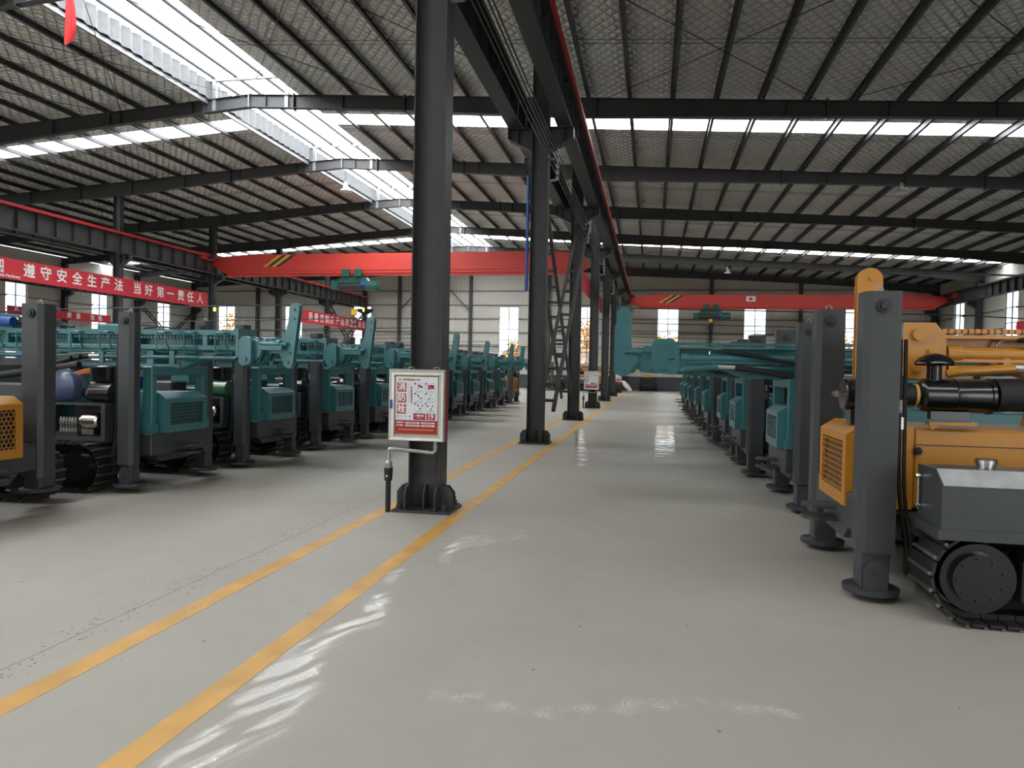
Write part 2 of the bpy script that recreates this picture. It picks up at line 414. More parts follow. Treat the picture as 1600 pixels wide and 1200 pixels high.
mb.prism([(XL, 9.3), (XR, 9.3), (XR, zroof(XR) - .01), (XRG, zroof(XRG) + .5), (XL, zroof(XL) - .01)], lambda a, b, d: (a, d, b), YB - .15, YB)
struct(mb.build('wall_front', 'wallx', smooth=False))
struct(MB().box(XL - .2, XR + .2, YE - .06, YE + .2, 0, 1.2).box(XL - .2, XR + .2, YE - .09, YE + .2, 1.16, 1.22).build('baseboard_back', 'wainscot', smooth=False))
struct(MB().box(XL - .2, XL + .06, YB, YE, 0, 1.2).build('baseboard_left', 'wainscot', smooth=False))
struct(MB().box(XR - .06, XR + .2, YB, YE, 0, 1.2).build('baseboard_right', 'wainscot', smooth=False))

def window(n, f):
    mb = MB()
    for a in (-WW, 0, WW): mb.box(*f(a - .03, a + .03, WZ0, WZ1))
    for i in range(6):
        z = WZ0 + (WZ1 - WZ0) * i / 5; mb.box(*f(-WW, WW, z - .025, z + .025))
    w = struct(mb.build(f'window_{n}', 'steel', smooth=False))
    g = MB().box(*[c + d for c, d in zip(f(-WW, WW, WZ0, WZ1), f.inset)]).build('pane', 'glass', w, smooth=False)
class Fx:
    def __init__(s, x): s.x = x; s.inset = (0, 0, .025, -.025, 0, 0)
    def __call__(s, a, b, c, d): return (s.x + a, s.x + b, YE + .04, YE + .10, c, d)
class Fy:
    def __init__(s, y, x): s.y = y; s.x = x; s.inset = (.025, -.025, 0, 0, 0, 0)
    def __call__(s, a, b, c, d): return (s.x - .03, s.x + .03, s.y + a, s.y + b, c, d)
n = 1
for x in WINX: window(n, Fx(x)); n += 1
for y in WINL: window(n, Fy(y, XL - .08)); n += 1
for y in WINR: window(n, Fy(y, XR + .08)); n += 1
tn = 3
for z in (1.95, 3.75, 5.0, 6.25, 7.5, 8.8):
    mb = MB()
    if z < WZ1 and z > WZ0:
        ed = XL
        for w in sorted(WINX): mb.box(ed, w - WW, YE - .12, YE, z - .04, z + .04); ed = w + WW
        mb.box(ed, XR, YE - .12, YE, z - .04, z + .04)
    else: mb.box(XL, XR, YE - .12, YE, z - .04, z + .04)
    struct(mb.build(f'trim_{tn}', 'girt', smooth=False)); tn += 1
    for X0, X1, ws in ((XL, XL + .12, WINL), (XR - .12, XR, WINR)):
        if z > 8.5: z = 8.3
        mb = MB(); ed = YB
        if WZ0 < z < WZ1:
            for w in sorted(ws): mb.box(X0, X1, ed, w - WW, z - .04, z + .04); ed = w + WW
        mb.box(X0, X1, ed, YE, z - .04, z + .04)
        struct(mb.build(f'trim_{tn}', 'girt', smooth=False)); tn += 1

# roof skin with translucent strips left open, and a raised glazed ridge
RL, RR = -16.35, -13.0
STR = [(-1.7, -.5), (26.55, 27.75), (52.2, 53.4)]
yb = [YB]
for a, c in STR: yb += [a, c]
yb.append(YE + .2)
def slab(mb, x0, x1, y0, y1, t=.06):
    vs = [(x, y, zroof(x) + d) for x in (x0, x1) for y in (y0, y1) for d in (0, t)]
    mb.add(vs, [[0, 1, 3, 2], [4, 6, 7, 5], [0, 4, 5, 1], [2, 3, 7, 6], [0, 2, 6, 4], [1, 5, 7, 3]])
mb = MB()
for i in range(0, len(yb) - 1, 2):
    slab(mb, XL - .2, RL, yb[i], yb[i + 1]); slab(mb, RR, XR + .2, yb[i], yb[i + 1])
slab(mb, RL, XRG, 59.6, YE + .2); slab(mb, XRG, RR, 59.6, YE + .2)
mb.box(RL, RR, 59.6, 59.66, zroof(RR), 12.6)
struct(mb.build('ceiling', 'foil', smooth=False))
for i, (a, c) in enumerate(STR):
    mb = MB(); slab(mb, XL, RL, a, c, .03); slab(mb, RR, XR, a, c, .03)
    struct(mb.build(f'window_{n}', 'skylight', smooth=False)); n += 1
mb = MB()      # ridge glazing: shallow pitched sheets above the ridge opening
for xa, xb_ in ((RL - .5, XRG), (XRG, RR + .5)):
    za, zb = [12.52 - .06 * abs(x - XRG) for x in (xa, xb_)]
    mb.add([(x, y, z + d) for x, z in ((xa, za), (xb_, zb)) for y in (YB, 59.6) for d in (0, .03)], [[0, 1, 3, 2], [4, 6, 7, 5], [0, 4, 5, 1], [2, 3, 7, 6], [0, 2, 6, 4], [1, 5, 7, 3]])
struct(mb.build(f'window_{n}', 'skylight', smooth=False)); n += 1

# ---- rafters, one per frame line
NX = [XL, -36, XB, -20.5, XRG, -8.7, XC, 5.2, 13, 18.5, XR]
ND = [.45, .5, .70, .50, .46, .50, .64, .50, .44, .50, .75]
def rdep(x):
    for i in range(len(NX) - 1):
        if NX[i] <= x <= NX[i + 1]:
            t = (x - NX[i]) / (NX[i + 1] - NX[i]); return ND[i] + (ND[i + 1] - ND[i]) * t
for i, y in enumerate(FY):
    root = empty('roof_rafter', (XRG, y, 0)); ox = XRG
    tag(root, f'dark grey steel roof rafter spanning the hall, {ORD[i]} frame from the camera', 'rafter', 'roof rafters across the hall')
    for nm, dz, half, th in (('top_flange', 0, .11, .014), ('bottom_flange', 1, .11, .016), ('web', 2, .006, 0)):
        mb = MB()
        for j in range(len(NX) - 1):
            a, c = NX[j], NX[j + 1]; za, zc = ztop(a), ztop(c); da, dc = ND[j], ND[j + 1]
            if nm == 'top_flange': q = (za - th, za, zc - th, zc)
            elif nm == 'bottom_flange': q = (za - da, za - da + th, zc - dc, zc - dc + th)
            else: q = (za - da, za, zc - dc, zc)
            mb.add([(x - ox, yy, z) for x, zz in ((a, q[:2]), (c, q[2:])) for yy in (-half, half) for z in zz], [[0, 1, 3, 2], [4, 6, 7, 5], [0, 4, 5, 1], [2, 3, 7, 6], [0, 2, 6, 4], [1, 5, 7, 3]])
        mb.build(nm, 'roofsteel', root, smooth=False)
    for x in (-36, -20.5, -16.5, -12.9, -8.7, 5.2, 13, 18.5):
        d = rdep(x); MB().box(x - .02 - ox, x + .02 - ox, -.12, .12, ztop(x) - d - .07, ztop(x) + .06).build('splice_plate', 'roofsteel', root, smooth=False)
    for x in range(-44, 22, 3):
        d = rdep(x); MB().box(x - .005 - ox, x + .005 - ox, -.1, .1, ztop(x) - d, ztop(x)).build('web_stiffener', 'roofsteel', root, smooth=False)

# ---- purlins
RANGES = [[], []]
x = XC + .25
pr = []
while x < XR - .2: pr.append(x); x += 1.385
pl = []; x = XC + .25 - 1.385
while x > RR + .1: pl.append(x); x -= 1.385
pw = []; x = RL - .15
while x > XL + .2: pw.append(x); x -= 1.40
def purlin(x, lab):
    z = ztop(x); mb = MB()
    mb.box(-.004, .004, YB, YE, z, z + .2).box(-.004, .09, YB, YE, z, z + .008).box(-.07, .004, YB, YE, z + .2 - .008, z + .2).box(.082, .09, YB, YE, z, z + .02)
    o = mb.build('roof_purlin', 'roofsteel', smooth=False); o.location.x = x
    tag(o, lab, 'purlin', 'roof purlins under the foil')
for i, x in enumerate(pr): purlin(x, f'dark roof purlin running along the hall, {ORD[i]} to the right of the central columns')
for i, x in enumerate(pl): purlin(x, f'dark roof purlin between ridge skylight and central columns, {ORD[i]} from the columns')
for i, x in enumerate(pw): purlin(x, f'dark roof purlin left of the ridge skylight, {ORD[i]} from the glazing')

# ---- ridge skylight frame
for i, x in enumerate((-16.15, -15.25, -14.2, -13.2)):
    o = MB().cyl((x, YB, 12.25), (x, YE - .1, 12.25), .08, n=10).build('skylight_purlin', 'midsteel')
    tag(o, f'pale grey tube purlin under the ridge skylight, {ORD[i]} from its left edge', 'purlin', 'tubes under the ridge skylight')
for i, y in enumerate(FY):
    root = empty('skylight_trestle', (XRG, y, ztop(XRG) - .1))
    z = ztop(XRG) - .1
    for x in (-16.1, -13.2):
        MB().box(x - XRG - .07, x - XRG + .07, -.06, .06, ztop(x) - z - .45, 12.2 - z).build('post', 'greysteel', root, smooth=False)
    MB().box(-1.6, 1.6, -.05, .05, 12.08 - z, 12.2 - z).build('cross_bar', 'greysteel', root, smooth=False)
    MB().box(-.02, .02, -.1, .1, -.38, .25).build('end_plate', 'greysteel', root, smooth=False)
    tag(root, f'pale steel trestle carrying the ridge skylight on the {ORD[i]} rafter from the camera', 'trestle', 'trestles under the ridge skylight')
mb = MB(); npl = 300
pts = [(RL + .02 + (.10 if j % 2 else 0), YB + (YE - YB) * j / npl) for j in range(npl + 1)]
mb.add([(x, y, z) for x, y in pts for z in (11.45, 12.1)], [[2 * j, 2 * j + 1, 2 * j + 3, 2 * j + 2] for j in range(npl)])
tag(mb.build('skylight_flashing', 'midsteel', smooth=False), 'pleated pale metal flashing along the left edge of the ridge skylight', 'flashing')
o = MB().box(RL - .12, RL - .02, YB, YE, 11.28, 11.45).build('gutter_beam', 'greysteel', smooth=False)
tag(o, 'pale grey edge beam below the pleated flashing of the ridge skylight', 'beam')

# ---- sag rods and diagonal rods
for i in range(8):
    y = 4.1 + 8 * i
    mb = MB()
    for dy in (-.12, .12):
        mb.tube([(XL, y + dy, ztop(XL) + .1), (RL, y + dy, ztop(RL) + .1)], .008, 5, 1)
        mb.tube([(RR, y + dy, ztop(RR) + .1), (XR, y + dy, ztop(XR) + .1)], .008, 5, 1)
    tag(mb.build('sag_rod', 'wire'), f'thin pair of sag rods tying the purlins in the {ORD[i]} roof bay', 'rod', 'sag rods between purlins')
di = 0
for b_, xs in ((1, ((-26, -20), (-20, -14.7), (-14.7, -8.7), (-8.7, -3), (-2, 5.2), (5.2, 13), (13, 20))), (5, ((-14.7, -8.7), (-8.7, -3), (-2, 5.2), (5.2, 13)))):
    for xa, xb_ in xs:
        mb = MB()
        for q in ((xa, xb_), (xb_, xa)):
            mb.tube([(q[0], FY[b_], ztop(q[0]) - .12), (q[1], FY[b_ + 1], ztop(q[1]) - .12)], .012, 6, 1)
        tag(mb.build('brace_rod', 'wire'), f'crossed thin brace rods below the roof of bay {ORD[b_]}, panel {ORD[di]} counted from the left', 'rod', 'crossed roof brace rods'); di += 1

# ---- columns
def column(x, y, hx, hy, ztp, lab, group, brackets=(), detail=True, web='x'):
    root = empty('steel_column', (x, y, 0)); tag(root, lab, 'column', group)
    mb = MB()
    mb.box(-hx, -hx + .016, -hy, hy, .03, ztp, .003).box(hx - .016, hx, -hy, hy, .03, ztp, .003).box(-hx + .016, hx - .016, -.006, .006, .03, ztp)
    mb.build('shaft', 'steel', root, smooth=False)
    if detail:
        MB().box(-.34, .34, -.29, .29, 0, .03).build('base_plate', 'steel', root, smooth=False)
        def fin(ax, o0, s, other):
            w = .15; h = .30; poly = [(0, .03), (w, .03), (w, h * .72), (w * .55, h), (0, h)]
            mb = MB()
            if ax == 'x': mb.prism(poly, lambda a, b, d: (o0 + s * a, other + d, b), -.007, .007)
            else: mb.prism(poly, lambda a, b, d: (other + d, o0 + s * a, b), -.007, .007)
            return mb
        for f in (fin('x', -hx, -1, 0), fin('x', hx, 1, 0), fin('x', -hx, -1, -.1), fin('x', hx, 1, -.1), fin('y', -hy, -1, -hx + .01), fin('y', -hy, -1, hx - .01), fin('y', -.006, -1, 0)):
            f.build('stiffener', 'steel', root, smooth=False)
        for sx_, sy_ in ((-1, -1), (1, -1), (-1, 1), (1, 1)):
            mb = MB(); bx, by = sx_ * .27, sy_ * .235
            mb.box(bx - .045, bx + .045, by - .045, by + .045, .03, .045).cyl((bx, by, .045), (bx, by, .085), .030, n=6).cyl((bx, by, .085), (bx, by, .125), .016, n=8)
            mb.build('anchor_bolt', 'dark', root)
    for s in brackets:
        mb = MB(); e = .74
        for zt in (7.10,): mb.box(s * hx, s * e, -.15, .15, zt - .016, zt)
        mb.prism([(hx, 6.64), (hx + .02, 6.64), (e, 6.88), (e, 7.10), (hx, 7.10)], lambda a, b, d: (s * a, d, b), -.007, .007)
        mb.prism([(hx - .0, 6.56), (hx + .05, 6.62), (e, 6.88), (e, 6.865), (hx + .05, 6.60), (hx, 6.54)], lambda a, b, d: (s * a, d, b), -.15, .15)
        mb.box(s * (e - .012), s * e, -.15, .15, 6.87, 7.1).box(s * .52 - .006, s * .52 + .006, -.13, .13, 6.8, 7.1)
        mb.build('bracket', 'steel', root, smooth=False)
    return root
for i, y in enumerate(FY):
    det = i < 7
    column(XC, y, .19, .15, ztop(XC) - .62, f'dark grey steel column with bracket arms in the central row, {ORD[i]} from the camera', 'central row of columns', (-1, 1), det)
for i in range(2, 8):
    column(XB, FY[i], .19, .15, ztop(XB) - .66, f'dark grey steel column between the two left bays, {ORD[i-2]} from the left edge', 'columns of the left row', (-1, 1), False)
for i in range(4, 8):
    column(XL + .3, FY[i], .19, .15, ztop(XL) - .3, f'dark grey steel column against the left wall, {ORD[i-4]} from the camera', 'columns on the left wall', (1,), False)
for i in range(4, 8):
    column(XR - .35, FY[i], .2, .15, ztop(XR) - .6, f'dark grey steel column against the right wall, {ORD[i-4]} from the camera', 'columns on the right wall', (-1,), False)
for i, x in enumerate((-38.0, -30.6, -23.4, -16.5, -9.3, 4.9, 12.2, 19.2)):
    o = MB().box(x - .15, x + .15, YE - .34, YE - .13, 0, ztop(x) - .02).build('wind_column', 'steel', smooth=False)
    tag(o, f'dark steel post against the far end wall, {ORD[i]} from the left', 'post', 'posts on the end wall')

# ---- runway beams
def runway(x, y0, y1, lab, redside, h=.8):
    root = empty('runway_beam', (x, (y0 + y1) / 2, 7.1)); L_ = (y1 - y0) / 2
    MB().box(-.165, .165, -L_, L_, 0, .016).build('bottom_flange', 'steel', root, smooth=False)
    MB().box(-.20, .20, -L_, L_, h - .016, h).build('top_flange', 'steel', root, smooth=False)
    mb = MB().box(-.006, .006, -L_, L_, .016, h - .016)
    yy = -L_ + .5
    while yy < L_: mb.box(-.14, .14, yy - .005, yy + .005, .05, h - .016); yy += 1.0
    mb.build('web', 'steel', root, smooth=False)
    MB().box(-.035, .035, -L_, L_, h, h + .1).build('rail', 'steel', root, smooth=False)
    if redside: MB().box(redside * .20, redside * .265, -L_, L_, h - .05, h + .07).build('conductor_strip', 'railred', root, smooth=False)
    tag(root, lab, 'beam', 'crane runway beams'); return root
runway(-3.14, YB, 62.6, 'dark crane runway beam on the left brackets of the central columns', -1)
runway(-2.03, YB, 62.6, 'dark crane runway beam with red strip on the right brackets of the central columns', 1)
runway(XB + .57, 8, 62.6, 'dark stiffened crane runway beam with red top edge on the left column row', 1, .95)
runway(XB - .57, 20, 62.6, 'dark crane runway beam on the outer side of the left column row', 0, .8)
runway(XL + .87, 36, 62.6, 'dark crane runway beam along the left wall above its windows', 0, .8)
runway(XR - .92, 36, 62.6, 'dark stiffened crane runway beam along the right wall', 0, .85)

# ---- conductor wires with insulators along the central row
for j, z in enumerate((6.00, 6.14, 6.28, 6.42, 6.56)):
    mb = MB(); pts = []
    for i in range(-1, 8):
        y = 8.1 + 8 * i; pts.append((XC + .39, y, z))
        if i < 7: pts.append((XC + .39, y + 4, z - .025))
    mb.tube(pts, .013, 6, 3)
    tag(mb.build('conductor_wire', 'wire'), f'thin bare crane conductor wire beside the central columns, {ORD[j]} from the bottom', 'wire', 'crane conductor wires')
for i in range(0, 7):
    root = empty('insulator_bracket', (XC + .19, FY[i], 6.3))
    MB().box(0, .2, -.03, .03, -.38, -.34).box(.16, .2, -.03, .03, -.38, .34).box(0, .2, -.03, .03, .1, .14).build('arm', 'galv', root, smooth=False)
    for z in (6.00, 6.14, 6.28, 6.42, 6.56):
        mb = MB(); mb.lathe((.19, 0, z - 6.36), (.19, 0, z - 6.24), [(0, .03), (.02, .045), (.04, .025), (.06, .045), (.08, .025), (.11, .03)], 10)
        mb.build('insulator', 'porcelain', root)
    tag(root, f'bracket of white insulators on the {ORD[i]} central column from the camera', 'insulator', 'insulator brackets on central columns')

# ---- lattice braces
def lattice(a, b, w, lab, group, perp=(1, 0, 0)):
    a, b = V(a), V(b); d = (b - a).normalized(); p = V(perp); q = p * w / 2
    root = empty('lattice_brace', a); tag(root, lab, 'brace', group)
    for s in (-1, 1): MB().bar(q * s, b - a + q * s, .085, .09).build('chord', 'steel', root, smooth=False)
    ln = (b - a).length; t = .35
    while t < ln: MB().bar(d * t - q, d * t + q, .05, .07).build('rung', 'steel', root, smooth=False); t += .62
lattice((XC + .21, FY[1] + .15, .75), (XC + .21, FY[2] - .15, 6.5), .34, 'ladder-like steel brace rising from the second central column to the third', 'ladder braces of the central row')
lattice((XC - .21, FY[2] - .2, .75), (XC - .21, FY[1] + .2, 6.5), .34, 'ladder-like steel brace rising from the third central column to the second', 'ladder braces of the central row')
lattice((XB, FY[6] + .2, 1.5), (XB, FY[7] - .2, 6.6), .34, 'ladder-like steel brace in the far panel of the left column row', 'ladder braces of the left row')
lattice((XB + .1, FY[7] - .2, 1.5), (XB + .1, FY[6] + .2, 6.6), .34, 'ladder-like steel brace crossing in the far panel of the left column row', 'ladder braces of the left row')
lattice((XL + .40, FY[6] + .2, 1.5), (XL + .40, FY[7] - .2, 6.6), .34, 'ladder-like brace rising away from the camera on the left wall', 'ladder braces of the left wall')
lattice((XL + .62, FY[7] - .2, 1.5), (XL + .62, FY[6] + .2, 6.6), .34, 'ladder-like brace rising towards the camera on the left wall', 'ladder braces of the left wall')
for j, (xa, xm, xb_) in enumerate(((-23.4, -20, -16.5),)):
    mb = MB().bar((xa, YE - .37, 6.9), (xm, YE - .37, 10.4), .09, .09).bar((xb_, YE - .37, 6.9), (xm, YE - .37, 10.4), .09, .09)
    tag(mb.build('gable_brace', 'steel', smooth=False), 'dark inverted V brace on the end wall under the roof', 'brace')
o = MB().cyl((XC - .26, FY[1] - .1, 3.45), (XC - .26, FY[1] - .1, 6.05), .035, n=10).build('blue_pipe', 'bluepipe')
tag(o, 'bright blue vertical pipe on the left side of the second central column', 'pipe')

# ---- bridge cranes
def bridge(y, xa, xb_, lab, hx, zt, zb, logo=None, festoon=True):
    root = empty('bridge_crane', ((xa + xb_) / 2, y, zb)); tag(root, lab, 'crane', 'red bridge cranes')
    c = (xa + xb_) / 2; h = zt - zb
    A, B = xa - c, xb_ - c
    poly = [(A, h * .48), (A, h * .82), (A + 2.2, h), (B - 2.2, h), (B, h * .82), (B, h * .48), (B - .9, .13), (A + .9, .13)]
    g = MB().prism(poly, lambda a, b, d: (a, d, b), -.26, .26).build('girder', 'crane', root, smooth=False)
    MB().box(A + .9, B - .9, -.17, .17, 0, .13).box(A + .9, B - .9, -.30, -.26, .30, .40).build('lower_flange', 'crane', root, smooth=False)
    s0 = A + (3.3 if c < 0 else 2.4)
    for j in range(4):
        o = s0 + j * .28
        MB().add([(o - .0, -.262, h * .42), (o + .26, -.262, h * .42), (o + 1.26, -.262, h * .96), (o + 1.0, -.262, h * .96), (o, -.266, h * .42), (o + .26, -.266, h * .42), (o + 1.26, -.266, h * .96), (o + 1.0, -.266, h * .96)],
                 [[4, 5, 6, 7], [0, 1, 5, 4], [1, 2, 6, 5], [2, 3, 7, 6], [3, 0, 4, 7]]).build('hazard_stripe', 'hookyellow' if j % 2 == 0 else 'ink', g, smooth=False)
    for X in (A + .02, B - .02):
        e = MB().box(X - .14, X + .14, -1.6, 1.6, h * .72 - .02, h * .72 + .36, .02).build('end_carriage', 'crane', root)
        for yy in (-1.25, 1.25): MB().cyl((X - .06, yy, h * .72 - .02), (X + .06, yy, h * .72 - .02), .12, n=16).build('wheel', 'dark', e)
        MB().cyl((X + .14, -.9, h * .72 + .15), (X + .5 * (1 if X < 0 else -1), -.9, h * .72 + .15), .12, n=14).build('drive_motor', 'dark', e)
    if festoon:
        mb = MB(); x = A + 4.5
        while x < hx - c - .8:
            mb.tube([(x, -.2, .05), (x + .25, -.2, -.35), (x + .6, -.2, -.5), (x + .95, -.2, -.35), (x + 1.2, -.2, .05)], .018, 6, 3); x += 1.3
        mb.build('festoon_cable', 'wire', root)
    if logo:
        lx = logo - c
        MB().box(lx - .36, lx + .36, -.264, -.26, h * .52, h * .88).build('emblem_plate', 'lettering', root, smooth=False)
        MB().prism([(lx, h * .58), (lx + .18, h * .7), (lx, h * .82), (lx - .18, h * .7)], lambda a, b, d: (a, d, b), -.268, -.264).build('emblem', 'signred', root, smooth=False)
    return root
bridge(39.5, XB + .57, -3.14, 'long red bridge crane with black and yellow stripes over the left bay', -17.2, 8.22, 6.95)
bridge(60.0, -2.03, XR - .92, 'red bridge crane with black and yellow stripes at the far end of the right bay', 4.5, 7.97, 6.82, logo=7.6, festoon=False)
def hoist(x, y, z, drop, lab, s=1.0):
    root = empty('chain_hoist', (x, y, z)); tag(root, lab, 'hoist', 'green hoists under the cranes')
    mb = MB()
    for dx in (-.38, .38):
        mb.box(dx - .22, dx + .22, -.45, -.36, -.12, .32, .02).box(dx - .22, dx + .22, .36, .45, -.12, .32, .02)
    mb.build('trolley', 'green', root)
    for dx in (-.5, -.26, .26, .5):
        MB().cyl((dx, -.46, .14), (dx, -.15, .14), .10, n=14).build('wheel', 'green', root)
    MB().prism([(-1.0, -.45), (1.0, -.45), (.75, -.12), (-.75, -.12)], lambda a, b, d: (a, d, b), -.2, .2).build('yoke', 'green', root, smooth=False)
    MB().cyl((-.95, 0, -.62), (.75, 0, -.62), .24, n=20).build('drum', 'dark', root)
    MB().cyl((.75, 0, -.62), (1.45, 0, -.62), .30, n=20).cyl((1.45, 0, -.62), (1.55, 0, -.62), .24, n=20).build('motor', 'green', root)
    MB().box(-1.4, -.95, -.25, .25, -.85, -.35, .05).build('gearbox', 'green', root)
    MB().box(.5, .82, -.30, -.24, -.6, -.4).build('name_plate', 'bluepipe', root)
    if drop:
        mb = MB()
        for dx in (-.10, .10): mb.cyl((dx, 0, -.8), (dx, 0, -drop), .012, n=6)
        mb.build('wire_rope', 'wire', root)
        hk = MB().box(-.16, .16, -.1, .1, -drop - .38, -drop, .04).build('hook_block', 'hookyellow', root)
        MB().tube([(0, 0, -drop - .36), (.02, 0, -drop - .5), (.18, 0, -drop - .62), (.16, 0, -drop - .84), (0, 0, -drop - .94), (-.16, 0, -drop - .86), (-.19, 0, -drop - .72)], .05, 8, 4).build('hook', 'dark', hk)
    return root
hoist(-17.2, 39.5, 6.98, 1.95, 'green hoist with yellow hook block under the red crane of the left bay')
hoist(4.55, 60.0, 6.86, .75, 'green hoist under the red crane of the right bay')
for j, (x, z, lab) in enumerate(((-26.2, 6.95, 'yellow green signal lamp at the far end of the left runway beam'), (-2.0, 6.85, 'yellow signal lamp at the far end of the central runway beam'))):
    root = empty('signal_lamp', (x, 62.3, z)); MB().box(-.06, .06, -.06, .06, .12, .26).build('housing', 'dark', root)
    MB().lathe((0, 0, -.25), (0, 0, .12), [(0, .05), (.05, .09), (.32, .09), (.37, .05)], 12).build('lens', 'beacon', root); tag(root, lab, 'lamp')
root = empty('signal_lamp', (-26.5, 39.86, 5.0)); MB().box(-.15, .0, -.02, .12, .5, .6).build('arm', 'dark', root); MB().box(-.04, .04, -.04, .04, .12, .7).build('housing', 'dark', root)
MB().lathe((0, 0, -.12), (0, 0, .12), [(0, .05), (.04, .08), (.2, .08), (.24, .05)], 12).build('lens', 'beacon', root)
tag(root, 'small yellow signal lamp below the right end of the large red banner', 'lamp')

# ---- pendant lamps
for x, y, z, lab in ((-14.5, 32.1, 10.1, 'white high bay lamp hanging from the ridge rafter beside the thick column'), (9.88, 32.1, 9.32, 'white high bay lamp hanging from the second visible rafter at right'), (5.4, 56.1, 9.3, 'white high bay lamp far away above the right bay crane')):
    root = empty('high_bay_lamp', (x, y, z)); tag(root, lab, 'lamp', 'high bay lamps')
    MB().cyl((0, 0, .3), (0, 0, ztop(x) - rdep(x) - z), .012, n=6).build('cord', 'wire', root)
    MB().lathe((0, 0, .02), (0, 0, .32), [(0, .10), (.05, .12), (.2, .11), (.3, .05)], 16).build('ballast', 'lampwhite', root)
    MB().lathe((0, 0, -.12), (0, 0, .04), [(0, .27), (.02, .27), (.08, .2), (.16, .11)], 20).build('shade', 'lampwhite', root)

# ---- hanging red flag at the ridge
mb = MB(); NU, NVv = 17, 14; vs = []
for j in range(NVv):
    t = j / (NVv - 1)
    for i in range(NU):
        g = i / (NU - 1) - .5; w = .30 * (.55 + .45 * math.sin(min(1, t * 1.3 + .15) * PI * .5)) * (1 - .35 * max(0, t - .75) * 4 * (.5 + g))
        vs.append((-14.86 + g * w + .03 * math.sin(t * 3), 16.0 + .05 * math.sin(i * 1.7) * (.4 + t), 11.02 - 1.18 * t + .12 * g * t))
mb.add(vs, [[j * NU + i, j * NU + i + 1, (j + 1) * NU + i + 1, (j + 1) * NU + i] for j in range(NVv - 1) for i in range(NU - 1)])
tag(mb.build('red_flag', 'cloth', angle=180), 'folded red cloth hanging down from the ridge at the upper left', 'flag')

# ---- banners
def banner(y0, y1, z0, z1, x, chars, lab, logo=None, sag=0.0):
    root = empty('banner', (x, (y0 + y1) / 2, (z0 + z1) / 2)); tag(root, lab, 'banner')
    cy, cz = (y0 + y1) / 2, (z0 + z1) / 2
    mb = MB(); n_ = 40; vs = []
    for j in range(n_ + 1):
        y = y0 + (y1 - y0) * j / n_
        for z in (z0, z1):
            for d in (0, .012): vs.append((d + .015 * math.sin(j * 1.1), y - cy, z - cz))
    fs = []
    for j in range(n_):
        a = 4 * j; fs += [[a, a + 2, a + 6, a + 4], [a + 1, a + 5, a + 7, a + 3], [a, a + 4, a + 5, a + 1], [a + 2, a + 3, a + 7, a + 6]]
    mb.add(vs, fs); mb.build('cloth', 'banner', root, angle=60)
    for y, ch, sz in chars:
        text(ch, sz, 'lettering', root, 'lettering', (.034, y - cy, 0), (PI / 2, 0, PI / 2), off=.012)
    return root
s1 = '遵守安全生产法'; s2 = '当好第一责任人'
ch = []
ys1 = [26.41, 27.28, 28.15, 29.04, 29.94, 30.8, 31.7]; ys2 = [33.02, 33.89, 34.81, 35.65, 36.54, 37.4, 38.3]
for c_, y in zip(s1 + s2, ys1 + ys2): ch.append((y, c_, .62))
bn = banner(24.2, 39.05, 5.03, 5.90, XB + .34, ch, 'long red banner with white characters on the left column row')
text('和', .42, 'lettering', bn, 'lettering', (.034, 24.98 - 31.625, .13), (PI / 2, 0, PI / 2), off=.014)
text('北远', .16, 'lettering', bn, 'lettering', (.034, 25.02 - 31.625, -.13), (PI / 2, 0, PI / 2), off=.006)
text('eida Machinery', .17, 'lettering', bn, 'lettering', (.034, 25.45 - 31.625, -.30), (PI / 2, 0, PI / 2), off=.004)
bn = banner(49.0, 63.4, 4.95, 5.95, XB + .34, [(y, c_, .72) for c_, y in zip('质量控制点', [52.36, 53.34, 54.36, 55.29, 56.14])] + [(y, c_, .72) for c_, y in zip('产品质量生命线', [57.38, 58.28, 59.21, 60.16, 61.01, 62.01, 62.91])], 'red banner with white characters far down the left column row near the hook')
text('和', .5, 'lettering', bn, 'lettering', (.034, 49.5 - 56.2, .1), (PI / 2, 0, PI / 2), off=.014)
bn = banner(42.8, 52.6, 4.85, 5.50, XL + .54, [(48.28, '质', .46), (49.17, '量', .46), (50.62, '加', .46), (51.45, '强', .46)], 'red banner with white characters low on the left wall')
text('和', .36, 'lettering', bn, 'lettering', (.034, 43.55 - 47.7, .08), (PI / 2, 0, PI / 2), off=.014)
banner(53.7, 56.0, 4.8, 5.4, XL + .54, [(54.3, '管', .46), (55.2, '理', .46)], 'short red banner on the left wall behind the second left column')
o = banner(24.6, 40.3, 4.88, 5.68, XC - .245, [], 'plain red back of a banner strung along the central columns')
o = banner(44.6, 51.0, 4.6, 5.3, XR - .2, [], 'red banner low on the right wall behind the yellow rig')

